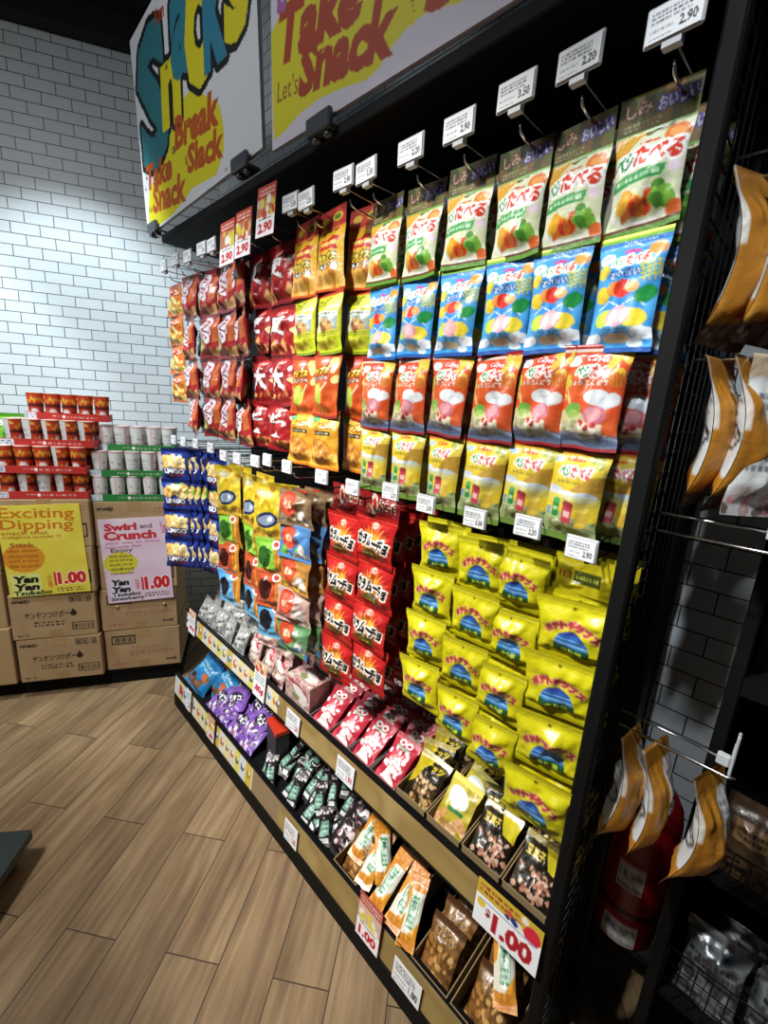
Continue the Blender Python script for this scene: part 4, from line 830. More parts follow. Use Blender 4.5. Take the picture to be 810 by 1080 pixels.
for k, (x, y) in enumerate(((.9, .275), (.95, .26), (.87, .275))):
    hang('seaside_card', x, y, 1.39, 'dull yellow header card above the rightmost yellow packets, %s from the front' % ('second', 'third', 'first')[k], 'header card', None, k, .02, 0, 0, 'header_card')
# ------------------------------------------------------------------ goods standing and lying on the two shelves
def lay(key, base, lean, yaw, roll, label, cat, group, k=None, name=None, spin=0.):
    L, w, h, t = meshes[key]; a, b = L[(rng.randrange(len(L)) if k is None else k) % len(L)]
    R = Matrix.Rotation(RACK + yaw, 3, 'Z') @ Matrix.Rotation(-lean, 3, 'X') @ Matrix.Rotation(roll, 3, 'Y')
    o = obj(name or key, a, Vector(base) + R @ Vector((0, 0, h)), R.to_euler()); tag(o, label, cat, group)
    return o
def tray(name, x, y, z, w, d, hf, hb, label, group, mat=KRAFTIN, lean=0., divider=None, cat='tray'):
    """an open card tray: floor, low front, tall back and sides that rise towards the back"""
    mb = MB(); T = .003
    mb.box(0, -w / 2, 0, d, w / 2, T); mb.box(0, -w / 2, 0, T, w / 2, hf); mb.box(d - T, -w / 2, 0, d, w / 2, hb)
    for s in (-1, 1):
        y0 = s * w / 2; y1_ = s * (w / 2 - T)
        vs = [(0, y0, 0), (d, y0, 0), (d, y0, hb), (0, y0, hf), (0, y1_, 0), (d, y1_, 0), (d, y1_, hb), (0, y1_, hf)]
        mb.add(vs, [(0, 1, 2, 3), (7, 6, 5, 4), (3, 2, 6, 7), (0, 3, 7, 4), (1, 5, 6, 2), (0, 4, 5, 1)])
    o = mb.build(name, mat); o.location = (x, y, z); return tag(o, label, cat, group)
U = .5005; LW = .1205
# red and white sweet bags, four leaning rows in card trays
bagset('red_sweet_bag', A_candy, .105, .15, .03, 4, .08, .06, mat=FILM)
for i, (y, w) in enumerate(((.752, .105), (.868, .105), (.97, .1), (1.08, .105))):
    tray('display_tray', .838, y, U, .112, .335, .025, .07, 'grey card tray under the %s row of red sweets from the mesh end panel' % ORD[i], 'card trays of the red sweets', GREYCARD)
    for d in range(6):
        lay('red_sweet_bag', (.853 + .052 * d, y + rng.uniform(-.004, .004), U + .006 + .004 * d), .86 - .03 * d, rng.uniform(-.07, .07), rng.uniform(-.05, .05), 'red and white sweet bag, %s in the %s leaning row' % (DEP[d] if d < 5 else 'rearmost', ('rightmost', 'second', 'third', 'leftmost')[i]), 'sweet bag', 'red and white sweet bags')
# black and yellow nut bags in open boxes
bagset('black_nut_bag', A_nut, .11, .15, .03, 3, .08, .06); bagset('yellow_nut_bag', A_nut2, .11, .15, .03, 3, .08, .06); bagset('dark_bean_bag', A_nut3, .11, .15, .03, 3, .08, .06)
for i, (y, key, nm) in enumerate(((.635, 'black_nut_bag', 'black and yellow nut bag'), (.515, 'yellow_nut_bag', 'pale yellow nut bag'), (.395, 'dark_bean_bag', 'dark bean snack bag'), (.275, 'dark_bean_bag', 'dark bean snack bag'))):
    tray('display_tray', .838, y, U, .116, .335, .045, .085, 'open card box of nut bags, %s from the mesh end panel' % ORD[3 - i], 'card boxes of the nut bags', KRAFTIN)
    for d in range(5):
        kk = key if not (i == 1 and d > 1) else 'black_nut_bag'
        lay(kk, (.856 + .058 * d, y + rng.uniform(-.004, .004), U + .008 + .004 * d), .8 - .03 * d + rng.uniform(-.08, .08), rng.uniform(-.2, .2), rng.uniform(-.12, .12), '%s, %s in card box %s from the end panel' % (nm if kk == key else 'black nut bag', DEP[d], NUM[3 - i]), 'nut bag', 'nut bags on the upper shelf', None, kk)
# silver wrapped sweets
bagset('silver_sweet_pack', A_silver, .095, .13, .04, 4, .08, .06, mat=FOIL)
n = 0
for row, (x, zb, ys) in enumerate(((.85, U, (2.13, 2.03, 1.93, 1.83, 1.73)), (.92, U + .01, (2.11, 2.0, 1.9, 1.8, 1.7, 1.62)), (.99, U + .02, (2.08, 1.97, 1.86, 1.76, 1.66)), (.95, U + .115, (2.10, 1.99, 1.88, 1.77, 1.67)), (.98, U + .22, (2.06, 1.95, 1.84, 1.73)))):
    for y in ys:
        lay('silver_sweet_pack', (x, y + rng.uniform(-.01, .01), zb), .32 + rng.uniform(-.1, .1), rng.uniform(-.3, .3), rng.uniform(-.12, .12), 'silver wrapped sweet pack, %s, %s from the left end' % (('front row', 'second row', 'back row', 'heaped upper row', 'topmost row')[row], ORD[ys.index(y)]), 'sweet pack', 'silver sweet packs')
# pink boxes and packs
bagset('pink_sweet_pack', A_pinkbox, .115, .13, .045, 4, .07, .05)
for row, (x, zb, ys) in enumerate(((.90, U, (1.52, 1.41, 1.31)), (.97, U + .005, (1.56, 1.45, 1.34, 1.23)), (1.03, U + .02, (1.5, 1.38, 1.27, 1.17)), (.96, U + .12, (1.56, 1.48, 1.36, 1.25)), (.862, U + .0, (1.60, 1.5, 1.41)), (.885, U + .115, (1.53, 1.44, 1.36)))):
    for j, y in enumerate(ys):
        lay('pink_sweet_pack', (x, y + rng.uniform(-.008, .008), zb), .3 + rng.uniform(-.08, .1), rng.uniform(-.35, .25), rng.uniform(-.12, .12), 'pink sweet pack in the %s, %s from the left' % (('second row', 'third row', 'back row', 'rear upper heap', 'front row', 'front upper heap')[row], ORD[j]), 'sweet pack', 'pink sweet packs')
def pbox(y, x, z, w, h, d, label, yaw):
    t = tag(empty('sweet_box', (x, y, z), (0, 0, RACK + yaw)), label, 'box')
    MB().box(-w / 2, 0.001, 0, w / 2, d, h, ch=.002).build('carton_body', plain('pink_card', 'b08a84', .6, 0, .3, .35, 70), t)
    obj('printed_front', sheet_mesh('printed_front', w, h, .001, A_pinkbox(w, h), PAPER, 500), parent=t); o = obj('printed_top', sheet_mesh('printed_top', w - .004, d - .004, .001, A_pinkbox(w, d), PAPER, 400), (0, .002, h + .001), (-PI / 2, 0, 0), t); return t
pbox(1.225, .845, U, .15, .115, .1, 'pink and white sweet box at the shelf front below the green disc packet', .06)
pbox(1.235, .955, U, .14, .21, .09, 'tall pink sweet carton standing behind the pink and white box', .04)

# lower shelf
bagset('blue_biscuit_bag', A_aqua, .19, .2, .07, 3, .08, .05)
for j, (x, y, z, ln, yw) in enumerate(((.78, 2.1, LW, .7, .1), (.83, 1.98, LW + .0, .75, -.2), (.93, 2.08, LW + .03, .5, .0))):
    lay('blue_biscuit_bag', (x, y, z), ln, yw, rng.uniform(-.3, .3), 'crumpled blue biscuit bag on the lower shelf, %s' % ('nearest the left end', 'beside the purple bags', 'at the back of the blue heap')[j], 'biscuit bag', 'blue biscuit bags', j)
bagset('purple_chocolate_bag', A_violet, .125, .165, .045, 4, .08, .06)
PV = [(.765, 1.87, 0, 1.0, .2, .2), (.76, 1.76, 0, .9, -.1, -.2), (.765, 1.64, .0, .95, .3, .15), (.76, 1.53, 0, 1.05, -.2, -.3), (.80, 1.82, .05, 1.1, -.4, .5), (.80, 1.7, .05, 1.0, .3, -.4), (.80, 1.58, .05, 1.1, .0, .3), (.87, 1.8, .03, .7, .1, .0), (.87, 1.67, .03, .7, -.2, .1), (.87, 1.55, .03, .75, .2, -.1), (.96, 1.74, .02, .5, 0, 0), (.96, 1.6, .02, .5, 0, .1)]
WH = ['at the front left', 'at the front near the left', 'at the front middle', 'at the front right', 'tilted on top at the left', 'tilted on top in the middle', 'tilted on top at the right', 'behind at the left', 'behind in the middle', 'behind at the right', 'furthest back at the left', 'furthest back at the right']
for j, (x, y, dz, ln, yw, rl) in enumerate(PV):
    lay('purple_chocolate_bag', (x, y, LW + .004 + dz), ln, yw, rl, 'purple chocolate bag %s of the purple heap' % WH[j], 'chocolate bag', 'purple chocolate bags')
t = tag(empty('snack_box', (.84, 1.405, LW), (0, 0, RACK - .2)), 'small black dotted box with red top beside the purple bags', 'box')
def A_dots(w, h):
    c = Cv(w, h, '2c2830', 1200)
    for i in range(8):
        for j in range(9): c.ell(.06 + .125 * i + (.06 if j % 2 else 0), .08 + .11 * j, .02, .025, 'a8a4ac')
    return c
MB().box(-.055, .001, 0, .055, .06, .165, ch=.002).build('carton_body', plain('dark_card', '2a262c', .5), t); obj('printed_front', sheet_mesh('printed_front', .108, .163, .001, A_dots(.108, .163), PAPER, 700), parent=t)
MB().box(-.057, -.002, .166, .057, .062, .186, ch=.002).build('red_lid', plain('red_card', 'c4341c', .5), t)
bagset('mint_chocolate_packet', A_mint, .052, .125, .022, 4, .1, .08); bagset('dark_cocoa_bag', A_cocoa, .12, .16, .045, 4, .08, .06)
r = random.Random(3)
for j in range(34):
    col = j % 7; row = j // 7
    x = .765 + .05 * row + r.uniform(-.012, .012); y = 1.335 - .062 * col + r.uniform(-.02, .02)
    lay('mint_chocolate_packet', (x, y, LW + .006 + .018 * row + r.uniform(0, .008)), 1.05 - .1 * row + r.uniform(-.2, .2), r.uniform(-.8, .8), r.uniform(-.4, .4), 'dark packet with mint label, %s from the left in scattered row %s' % (ORD[col], ORD[row]), 'chocolate packet', 'mint chocolate packets')
for j, (x, y, ln, yw, rl) in enumerate(((.79, .9, .9, .2, .2), (.85, .93, .6, -.2, .1), (.97, 1.3, .3, .1, 0), (.98, 1.17, .3, -.1, .1), (.99, 1.05, .3, 0, -.1), (.97, .93, .35, .2, .1), (1.06, 1.24, .2, 0, 0), (1.06, 1.1, .2, .1, 0))):
    lay('dark_cocoa_bag', (x, y, LW + .004), ln, yw, rl, 'dark brown cocoa bag %s the mint packets, %s' % (('right of' if j < 2 else 'standing behind'), ('at the front', 'second', 'at the left', 'near the left', 'near the right', 'at the right', 'further back left', 'further back right')[j]), 'chocolate bag', 'dark cocoa bags')
bagset('orange_potato_sachet', A_tanger, .058, .17, .022, 4, .1, .06); bagset('brown_cracker_bag', A_cracker, .105, .16, .035, 4, .08, .06)
TB = [(.745, .80, .1, .34), (.745, .655, .125, .34), (.738, .445, .11, .36), (.738, .30, .135, .36)]
for i, (x, y, w, d) in enumerate(TB):
    tray('cardboard_tray', x, y, LW, w + .012, d, .07, .12, 'brown cardboard tray on the lower shelf, %s' % ('right of the dark cocoa bags', 'behind the spilled orange sachets', 'second from the mesh end panel', 'next to the mesh end panel')[i], 'brown cardboard trays', KRAFTIN)
    for d_ in range(5):
        key = 'brown_cracker_bag'
        lay(key, (x + .018 + .062 * d_, y + rng.uniform(-.004, .004), LW + .006), .62 - .03 * d_, rng.uniform(-.05, .05), rng.uniform(-.04, .04), 'brown rice cracker bag, %s in cardboard tray %s from the end panel' % (DEP[d_], ORD[3 - i]), 'cracker bag', 'brown rice cracker bags', None, key)
for j, (x, y, z, ln, yw, rl) in enumerate(((.785, .80, .085, 1.0, .5, .35), (.75, .725, .08, 1.1, .35, .15), (.735, .655, .08, .95, -.2, -.15), (.735, .585, .085, 1.0, .35, .25), (.785, .66, .12, 1.15, 1.2, .3), (.735, .53, .07, .9, .2, -.15), (.79, .255, .135, 1.0, .2, -.35))):
    lay('orange_potato_sachet', (x, y, LW + z), ln, yw, rl, 'long orange and white sachet spilling over the tray front, %s from the left' % ORD[j], 'sachet', 'orange and white sachets', None)

# price cards on the rails
def rail_card(i, y, zb, x, w, h, art, label, tilt, group=None):
    o = obj('shelf_price_card', sheet_mesh('shelf_price_card', w, h, .0015, art(w, h), PAPER, 520), (x, y, zb), face_rot(RACK, tilt, rng.uniform(-.03, .03))); return tag(o, label, 'price card', group)
rail_card(0, 2.10, .455, .786, .08, .125, A_eighty(3), 'eighty cent price card at the far left of the upper shelf edge', -.1)
rail_card(1, 1.42, .46, .786, .09, .16, A_eighty(5), 'eighty cent price card on the upper shelf edge below the pink boxes', -.1)
rail_card(2, 1.175, .458, .788, .085, .075, A_pricecard('1.50', 8, True), 'white price card on the upper shelf edge left of the plain tan strip', -.1)
rail_card(3, .872, .458, .788, .085, .075, A_pricecard('1.90', 11, True), 'white price card on the upper shelf edge below the red sweets', -.1)
rail_card(4, .285, .445, .782, .165, .118, A_onedollar, 'large one dollar price card at the right end of the upper shelf edge', -.1)
rail_card(5, 2.0, .095, .714, .055, .11, A_pricecard('2.50', 12), 'white price card at the far left of the lower shelf edge below the blue bags', -.1)
rail_card(6, 1.74, .09, .714, .075, .12, A_popcard('1.80', 'b07a4a', 'd8c8a8', 5), 'small promotion card on the lower shelf edge in front of the purple bags', -.1)
rail_card(7, 1.07, .082, .717, .08, .08, A_pricecard('1.60', 14, True), 'white price card on the lower shelf edge below the mint packets', -.1)
rail_card(8, .655, .085, .714, .095, .15, A_popcard('1.00', 'b8584a', 'd8b0a0', 9), 'red patterned price card on the lower shelf edge below the orange sachets', -.1)
rail_card(9, .50, .082, .717, .1, .075, A_pricecard('1.80', 15), 'white price card on the lower shelf edge right of the orange sachets', -.1)

# ------------------------------------------------------------------ hand painted signs above the canopy
def sign(y, zb, w, h, art, label, roll, x=.79):
    o = obj('hand_painted_sign', sheet_mesh('hand_painted_sign', w, h, .012, art(w, h), PAPER, 420), (x, y, zb), face_rot(RACK, .03, roll)); return tag(o, label, 'sign')
sign(1.888, 2.375, 1.035, .74, A_sign_snacks, 'white hand painted snack sign with teal and yellow bubble letters, left of the two', -.030)
sign(.78, 2.352, 1.07, .72, A_sign_break, 'yellow and white hand painted sign with orange lettering, right of the two', .022)
for i, (y, zb) in enumerate(((2.3, 2.36), (1.49, 2.372), (1.07, 2.335))):
    t = tag(empty('sign_clip', (.785, y, zb)), 'clear plastic clip holding the lower edge of a painted sign, %s from the left' % ORD[i], 'clip', 'plastic sign clips')
    MB().box(-.022, -.05, -.012, -.006, .05, .03, ch=.004).box(-.006, -.05, -.012, .03, .05, -.004).build('clip_body', CLEARISH, t)
    for q in (-.025, .025): MB().lathe([(.012, 0), (.014, .006), (.011, .012)], 12, (0, q, -.024)).build('clamp_knob', CLEARISH, t)

# ------------------------------------------------------------------ carton stacks along the end wall
BY = -(AZ - PI / 2)
def carton(s, k, z, w, h, d, kind, label, seed, yaw=0.):
    t = tag(empty('cardboard_carton', bw(s, k, z), (0, 0, BY + yaw)), label, 'carton', 'cartons along the end wall')
    MB().box(-w / 2, .001, .0, w / 2, d, h - .001, ch=.004).build('carton_body', KRAFT, t)
    if kind: obj('printed_front', sheet_mesh('printed_front', w - .008, h - .008, .002, A_carton(kind, seed)(w, h), CARD, 330), (0, 0, .004), parent=t)
    MB().box(-.03, .0, h - .0015, .03, d, h + .0004).box(-.03, -.0016, h - .05, .03, 0, h).build('packing_tape', TAPE, t)
    return t
PZ = .10
plinth = tag(empty('display_plinth', bw(-1.1, 2.56, 0), (0, 0, BY)), 'low black plinth carrying the stacked cartons along the end wall', 'plinth')
MB().box(-1.3, 0, 0, .715, .5, .08, ch=.004).build('base', BLACKM, plinth); MB().box(-1.3, -.015, .08, .715, .5, .0995, ch=.004).build('top_board', BLACKM, plinth)
for i in range(4):
    carton(-.972 + (.004, -.004, .006, .01)[i], 2.505, PZ + .252 * i, .386, .251, .42, ('black', 'black', 'side', 'side')[i], 'brown carton with black print, %s from bottom under the red cup trays' % ORD[i], i + 1, (0, .01, -.01, 0)[i])
    carton(-.575 + (.0, -.006, .004, 0)[i], 2.54, PZ + .247 * i, .384, .246, .42, ('red', 'red', 'side', 'side')[i], 'brown carton with faded red print, %s from bottom under the green cup trays' % ORD[i], i + 11, (.0, .012, -.01, 0)[i])
carton(-1.378, 2.50, PZ, .40, .325, .42, None, 'large plain brown carton at the left edge, on the plinth', 31)
carton(-1.385, 2.51, PZ + .326, .40, .30, .42, None, 'plain brown carton at the left edge, second from the plinth', 32)
carton(-1.385, 2.52, PZ + .627, .40, .30, .42, None, 'plain brown carton at the left edge, topmost of its stack', 33)
o = obj('price_poster', sheet_mesh('price_poster', .355, .475, .004, A_poster_yellow(.355, .475), PAPER, 480), bw(-.972, 2.497, .605), face_rot(BY, -.01, -.035)); tag(o, 'yellow hand lettered dipping snack price poster on the left carton stack', 'poster')
o = obj('price_poster', sheet_mesh('price_poster', .325, .475, .004, A_poster_pink(.325, .475), PAPER, 480), bw(-.565, 2.531, .523), face_rot(BY, -.01, -.045)); tag(o, 'pale pink hand lettered swirl snack price poster on the right carton stack', 'poster')
for i, s in enumerate((-.69, -.455)):
    o = MB().lathe([(.003, 0), (.009, .002), (.009, .005), (.004, .008)], 10).build('poster_peg', plain('brass_peg', 'b8a070', .3, .6)); o.location = bw(s, 2.538, .49); o.rotation_euler = (PI / 2, 0, BY); tag(o, 'small round peg below the pink poster, %s of two' % ('left', 'right')[i], 'peg', 'pegs below the pink poster')

# cups in card trays
def cup_meshes(kind):
    cv = A_cup(kind)(.2, .12); nu, nv = 40, 14; H = .122; jj, ii = np.mgrid[0:nv + 1, 0:nu + 1]; u = ii / nu; v = jj / nv; r = .0365 - .009 * v; a = 2 * PI * u
    V = list(np.stack([r * np.cos(a), r * np.sin(a), H * (1 - v)], -1).reshape(-1, 3)); return art_mesh(kind + '_cup', V, grid_faces(nu, nv), cv.sample(u, v).reshape(-1, 3), PAPER)
CUP = {'red': cup_meshes('red'), 'white': cup_meshes('white')}
LIDM = {'red': MB().lathe([(.001, .1225), (.0345, .1225), (.0362, .1235), (.0362, .1255), (.0345, .1265), (.001, .1268)], 24).mesh('cup_lid', plain('pale_foil_lid', 'd8b8a4', .35)), 'white': MB().lathe([(.001, .1225), (.0345, .1225), (.0362, .1235), (.0362, .1255), (.0345, .1265), (.001, .1268)], 24).mesh('cup_lid', plain('pink_foil_lid', 'dcbcbc', .35))}
BASEM = MB().lathe([(.001, .0), (.0262, .0), (.0262, .002), (.001, .002)], 20).mesh('cup_base', WHITE)
def cup_tray(s, k, z, w, kind, ncol, nrow, which, col, seed, faces):
    d = .075 * nrow + .012
    t = tag(empty('cup_tray', bw(s, k, z), (0, 0, BY)), 'printed card tray of snack cups, %s in its stack' % which, 'cup tray', 'card trays of snack cups')
    m = REDT if kind == 'red' else GREENT
    MB().box(-w / 2, 0, 0, w / 2, d, .003).box(-w / 2, d - .003, 0, w / 2, d, .036).box(-w / 2, 0, 0, -w / 2 + .003, d, .036).box(w / 2 - .003, 0, 0, w / 2, d, .036).build('tray_body', m, t)
    obj('printed_lip', sheet_mesh('printed_lip', w, .036, .003, A_trayfront('b8302c' if kind == 'red' else '2c7a3a', seed)(w, .036), PAPER, 420), parent=t)
    for r_ in range(nrow):
        for c_ in range(ncol):
            x = -w / 2 + w * (c_ + .5) / ncol + rng.uniform(-.002, .002); y = .044 + .0735 * r_
            p = Matrix.Rotation(BY, 3, 'Z') @ Vector((x, y, .0035)) + bw(s, k, z)
            turn = faces[(c_ + r_) % len(faces)] + rng.uniform(-.25, .25)
            q = obj('snack_cup', CUP[kind], p, (0, 0, BY + turn)); tag(q, '%s snack cup, %s from left, %s row, %s' % (('red and orange', 'white')[kind != 'red'], ORD[c_], ('front', 'second', 'third')[r_], which), 'snack cup', '%s snack cups' % ('red' if kind == 'red' else 'white'))
            obj('lid', LIDM[kind], parent=q); obj('cup_base', BASEM, parent=q)
F0 = -PI  # turns the coloured half to the front
cup_tray(-.965, 2.515, PZ + 1.0095, .388, 'red', 5, 3, 'lowest red tray', None, 3, [F0 + .9, F0 + 2.0, F0 + 2.6, F0 + 1.7, F0 + .5])
cup_tray(-.965, 2.515, PZ + 1.1365, .388, 'red', 5, 3, 'second lowest red tray', None, 4, [F0 - .1, F0, F0 + .1, F0 + 1.3])
cup_tray(-.93, 2.55, PZ + 1.2635, .388, 'red', 5, 2, 'third lowest red tray', None, 5, [F0 + 1.5, F0 + 1.6])
cup_tray(-.865, 2.63, PZ + 1.3905, .36, 'red', 5, 1, 'topmost red tray', None, 6, [F0, F0 + .1, F0 - .1])
cup_tray(-.577, 2.545, PZ + .9885, .388, 'white', 5, 3, 'lowest green tray', None, 7, [0, .4, -.2])
cup_tray(-.577, 2.56, PZ + 1.1155, .388, 'white', 5, 3, 'middle green tray', None, 8, [.9, -.4, 2.5])
cup_tray(-.56, 2.63, PZ + 1.2425, .38, 'white', 5, 2, 'topmost green tray', None, 9, [.2, 1.4, -.6])
bagset('green_snack_bag', A_greensnack, .17, .24, .07, 3, .08, .05)
for j, (s, k, z) in enumerate(((-1.33, 2.56, PZ + .929), (-1.27, 2.78, PZ + .929), (-1.255, 2.60, PZ + 1.13), (-1.19, 2.82, PZ + 1.165))):
    L, w, h, t_ = meshes['green_snack_bag']; R = Matrix.Rotation(BY + (.1, -.1, .05, -.05)[j], 3, 'Z') @ Matrix.Rotation(-.12, 3, 'X')
    o = obj('green_snack_bag', L[j % 3][0], bw(s, k, z) + R @ Vector((0, 0, h)), R.to_euler()); tag(o, 'green snack bag at the left edge beside the red trays, %s' % ('lower front', 'lower rear', 'upper front', 'upper rear')[j], 'snack bag', 'green snack bags')

# ------------------------------------------------------------------ the dark end to the right
bagset('brown_biscuit_bag', A_brownpack, .115, .25, .05, 4, .1, .05, bow=.03); bagset('white_backed_bag', A_whitepack, .125, .25, .05, 3, .1, .05)
for i, (x, z, L) in enumerate(((.93, 2.03, .16), (.93, 1.765, .17), (.93, 1.46, .17), (.96, 1.02, .185))):
    t = tag(empty('loop_hook', (x, Y0 - .009, z)), 'chrome double wire hook sticking out from the mesh end panel, %s from the top' % ORD[i], 'hook', 'hooks on the end panel')
    MB().tube([(0, .003, 0), (0, -L, 0), (0, -L - .012, .006)], .0028, 8).build('lower_wire', CHROME, t)
    MB().tube([(0, .003, .034), (0, -L + .02, .034)], .0024, 8).build('upper_wire', CHROME, t)
    if i >= 2:
        f = MB().box(-.003, -L - .004, .02, .028, -L + .002, .06, ch=.002).box(-.006, -L + .002, .022, .006, -L + .022, .044, ch=.002).box(-.02, -L - .004, .016, .0, -L + .001, .1, ch=.002); f.build('tag_holder', WHITE, t)
EB = [(.92, .15, 2.030, -.45, 'brown_biscuit_bag'), (.925, .105, 2.030, -.55, 'brown_biscuit_bag'), (.94, .07, 2.030, -.4, 'brown_biscuit_bag'),
      (.925, .15, 1.766, -.15, 'brown_biscuit_bag'), (.925, .108, 1.766, -.22, 'brown_biscuit_bag'), (.93, .06, 1.766, -.7, 'white_backed_bag'),
      (.955, .16, 1.021, -.10, 'brown_biscuit_bag'), (.955, .115, 1.021, -.15, 'brown_biscuit_bag'), (.955, .022, 1.021, -.28, 'brown_biscuit_bag')]
for j, (x, y, z, yw, key) in enumerate(EB):
    L, w, h, t_ = meshes[key]; o = obj('biscuit_bag', L[j % len(L)][0], (x, y, z), face_rot(yw, rng.uniform(-.03, .03), rng.uniform(-.03, .05) + (.1 if j > 5 else 0)))
    tag(o, '%s on the %s end hook, %s from the mesh panel' % (('orange brown biscuit bag', 'white backed biscuit bag')[key[0] == 'w'], ('top', 'second', 'lowest')[j // 3], ORD[j % 3]), 'biscuit bag', 'biscuit bags on the end hooks')
# fire extinguisher on the tiled wall
t = tag(empty('fire_extinguisher', (1.225, .125, .24)), 'dark red fire extinguisher on the tiled wall behind the end hooks', 'fire extinguisher')
MB().lathe([(.02, 0), (.066, .0), (.078, .012), (.08, .03), (.08, .40), (.074, .44), (.055, .475), (.03, .495), (.024, .52)], 32).build('cylinder', REDP, t)
MB().lathe([(.0805, .118), (.0815, .12), (.0815, .132), (.0805, .134)], 32).build('band', plain('dark_band', '3a0c0e', .4), t)
def A_extlabel(w, h):
    c = Cv(w, h, 'c8c8c4', 900); c.rect(0, 0, 1, .2, 'a01c20'); c.scrib(.06, .26, .94, .94, '3a3a3c', 7, 5); return c
jj, ii = np.mgrid[0:13, 0:17]; u = ii / 16; v = jj / 12; a = PI * .86 + u * PI * .34
obj('label_plate', art_mesh('label_plate', np.stack([.0806 * np.cos(a), .0806 * np.sin(a), .11 - .09 * v], -1).reshape(-1, 3), grid_faces(16, 12), A_extlabel(.085, .09).sample(u, v).reshape(-1, 3), PAPER), parent=t)
jj, ii = np.mgrid[0:9, 0:13]; u = ii / 12; v = jj / 8; a = PI * .9 + u * PI * .25
obj('instruction_plate', art_mesh('instruction_plate', np.stack([.0806 * np.cos(a), .0806 * np.sin(a), .3 - .1 * v], -1).reshape(-1, 3), grid_faces(12, 8), A_extlabel(.06, .1).sample(u, v).reshape(-1, 3), PAPER), parent=t)
MB().lathe([(.02, .515), (.02, .545), (.012, .55)], 14).box(-.016, -.016, .545, .016, .016, .575, ch=.004).build('valve', BLACK, t)
MB().tube([(0, 0, .575), (-.03, 0, .6), (-.1, 0, .605)], .007, 8).tube([(0, 0, .555), (-.03, 0, .562), (-.095, 0, .56)], .006, 8).build('handle', BLACK, t)
MB().tube([(0, .015, .555), (0, .06, .54), (0, .098, .46), (0, .1, .3), (0, .095, .14)], .009, 8).build('hose', RUBBER, t)
MB().box(.075, -.03, .3, .136, .03, .36).build('wall_bracket', BLACK, t)
# next rack, black, shallow, with wire baskets
r2 = tag(empty('dark_display_rack', (1.2, -.5, 0)), 'black display rack in shadow at the right edge with wire fronted shelves', 'display rack')
O2 = Vector((-1.2, .5, 0))
def r2b(mb, name, mat): mb.v = [tuple(Vector(v) + O2) for v in mb.v]; return mb.build(name, mat, r2)
r2b(MB().box(1.10, .012, 0, 1.355, .037, 2.2, ch=.003), 'end_panel', BLACKM)
r2b(MB().box(1.335, -1.2, 0, 1.355, .012, 2.2), 'back_panel', BLACKM)
r2b(MB().box(1.10, -1.2, 1.12, 1.335, .012, 1.16), 'shelf', BLACKM)
for z in (.26, .66): r2b(MB().box(1.12, -1.2, z - .015, 1.335, .012, z), 'shelf', BLACKM)
for z0, hh in ((.26, .16), (.66, .10)):
    mb = MB()
    for i in range(40): mb.tube([(1.118, .008 - .03 * i, z0), (1.105, .008 - .03 * i, z0 + hh)], .0016, 5)
    for q in range(4): mb.tube([(1.118 - .013 * q / 3, .01, z0 + hh * q / 3), (1.118 - .013 * q / 3, -1.19, z0 + hh * q / 3)], .0022 if q == 3 else .0016, 5)
    r2b(mb, 'basket_front', BLACK)
bagset('dull_brown_bag', A_shadedpack, .115, .19, .045, 3, .1, .05)  # dull because its art carries the rack's painted shade
bagset('silver_pouch', A_foilpack, .13, .2, .045, 3, .08, .06, mat=FOIL)
for j, (x, y, z) in enumerate(((1.15, -.075, .262), (1.15, -.215, .262), (1.21, -.14, .262), (1.15, -.355, .262))):
    lay('silver_pouch', (x, y, z), .25, rng.uniform(-.1, .1), rng.uniform(-.05, .05), 'dull silver pouch in the lower wire basket of the dark rack, %s' % ('nearest the end panel', 'second along', 'in the back row', 'third along')[j], 'pouch', 'silver pouches in the dark rack')
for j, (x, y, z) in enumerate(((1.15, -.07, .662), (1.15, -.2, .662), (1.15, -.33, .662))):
    lay('dull_brown_bag', (x, y, z), .2, rng.uniform(-.1, .1), rng.uniform(-.1, .1), 'brown snack bag with painted shade in the dark rack upper basket, %s' % ('nearest the end panel', 'second along', 'third along')[j], 'biscuit bag', 'biscuit bags in the dark rack', None, 'dull_brown_bag')

# low dolly at the left edge of the floor
dl = tag(empty('low_dolly', (.057, 1.70, 0), (0, 0, 0)), 'low dark platform dolly with grey caster at the left edge of the floor', 'dolly')
e1 = Vector((-.80, .60, 0)); e2 = Vector((-.55, -.835, 0)); e2 = (e2 - e1 * e2.dot(e1)).normalized()
def dp(a, b_, z): return tuple(e1 * a + e2 * b_ + Vector((0, 0, z)))
mb = MB(); A, B = .38, .30; ring = [(.006, 0), (A - .02, 0), (A, .02), (A, B - .02), (A - .02, B), (.02, B), (0, B - .02), (0, .006)]
vs = [dp(a, b_, .082) for a, b_ in ring] + [dp(a, b_, .112) for a, b_ in ring]; n = len(ring)
mb.add(vs, [tuple(range(n - 1, -1, -1)), tuple(range(n, 2 * n))] + [(i, (i + 1) % n, n + (i + 1) % n, n + i) for i in range(n)]); mb.build('deck', plain('dark_teal_plastic', '12201f', .3, 0, .5, .3, 60), dl)
for a, b_ in ((.05, .05), (.05, B - .05), (A - .05, .05), (A - .05, B - .05)):
    c_ = Vector(dp(a, b_, .03)); f = MB()
    f.tube([c_ - e1 * .012, c_ + e1 * .012], .03, 16); w_ = f.build('caster_wheel', plain('grey_caster', '6a655c', .6), dl)
    MB().box(c_.x - .012, c_.y - .012, .058, c_.x + .012, c_.y + .012, .083).build('caster_fork', BLACK, dl)

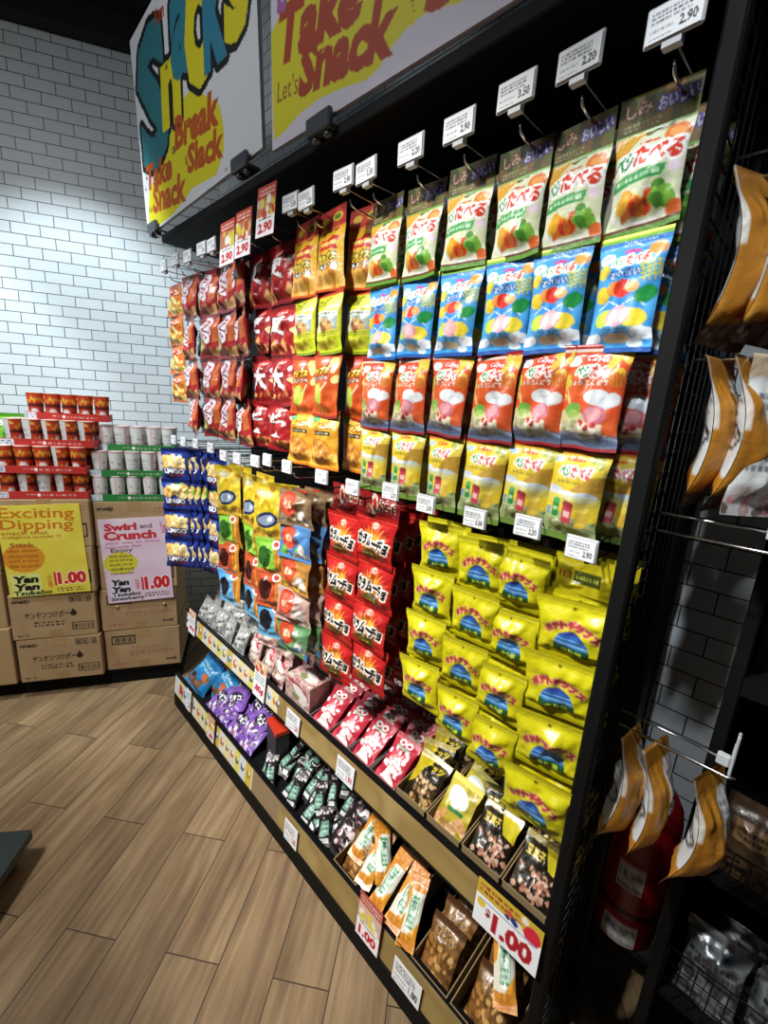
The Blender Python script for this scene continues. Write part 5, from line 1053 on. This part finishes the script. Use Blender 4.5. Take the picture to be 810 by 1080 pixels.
# ------------------------------------------------------------------ light
def area(name, loc, target, sx, sy, power, col=(1, 1, 1), spread=PI):
    l = bpy.data.lights.new(name, 'AREA'); l.shape = 'RECTANGLE'; l.size = sx; l.size_y = sy; l.energy = power; l.color = col; l.spread = spread
    o = bpy.data.objects.new(name, l); o.location = loc; o.rotation_euler = (Vector(target) - Vector(loc)).to_track_quat('-Z', 'Y').to_euler(); return put(o)
def spot(name, loc, target, power, ang, blend, rad=.05, col=(1, 1, 1)):
    l = bpy.data.lights.new(name, 'SPOT'); l.energy = power; l.spot_size = ang; l.spot_blend = blend; l.shadow_soft_size = rad; l.color = col
    o = bpy.data.objects.new(name, l); o.location = loc; o.rotation_euler = (Vector(target) - Vector(loc)).to_track_quat('-Z', 'Y').to_euler(); return put(o)
w = bpy.data.worlds.new('store_ambience'); bpy.context.scene.world = w; w.use_nodes = True
bg = w.node_tree.nodes['Background']; bg.inputs[0].default_value = (.75, .85, 1, 1); bg.inputs[1].default_value = .05
spot('track_spot_wall', bw(-1.0, BK - 1.3, 3.4), bw(-.95, BK, 1.05), 165, math.radians(70), .5, .05, (.84, .95, 1))
spot('track_spot_wall_left', bw(-2.1, BK - 1.3, 3.4), bw(-2.0, BK, 1.15), 140, math.radians(66), .35, .05, (.86, .96, 1))
spot('track_spot_rack', (-.95, .95, 3.3), (.85, .75, 1.05), 330, math.radians(46), .6, .06, (1, .98, .93))
spot('track_spot_rack_far', (-.75, 1.9, 3.3), (.85, 1.6, 1.1), 200, math.radians(46), .7, .06, (.97, .98, 1))
spot('track_spot_floor', (-.9, 1.5, 3.4), (-.2, 1.0, 0), 190, math.radians(80), .8, .1, (1, .95, .88))
spot('fill_spot_end', (-.4, .09, 3.3), (1.36, .2, 1.5), 115, math.radians(16), .8, .05, (.93, .97, 1))  # added fill, brightens the right tile wall
spot('fill_spot_end_low', (-.4, .09, 3.3), (1.36, .17, .75), 85, math.radians(15), .8, .05, (.93, .97, 1))  # second added fill, for the lower part of that wall
spot('fill_spot_cartons', (-1.3, .9, 3.35), bw(-.85, 2.5, .95), 95, math.radians(46), .6, .06, (1, .99, .96))  # added from the front to brighten cartons and cups
area('ceiling_fill', (-1.0, 1.6, 3.45), (-.2, 1.4, 0), 1.2, .8, 30, (.95, .97, 1))  # unseen soft fill standing in for the store's other lights

# ------------------------------------------------------------------ camera
RC = ((0.7068202893827346, -0.7046147990587971, 0.06263436328596497), (-0.12039069167114078, -0.2070715275990466, -0.9708900369335044), (0.6970732815679077, 0.6787041825457747, -0.2311914200808935))
cam = bpy.data.cameras.new('camera'); co = put(bpy.data.objects.new('camera', cam))
M = Matrix((RC[0], [-a for a in RC[1]], [-a for a in RC[2]])).transposed().to_4x4(); M.translation = (0, 0, 1.65); co.matrix_world = M
cam.sensor_fit = 'VERTICAL'; cam.sensor_height = 24; cam.lens = 457.54 / 1080 * 24; cam.clip_start = .01
sc = bpy.context.scene; sc.camera = co
sc.view_settings.view_transform = 'Standard'; sc.view_settings.look = 'None'; sc.view_settings.gamma = 1; sc.view_settings.exposure = 0.0; sc.view_settings.use_curve_mapping = False
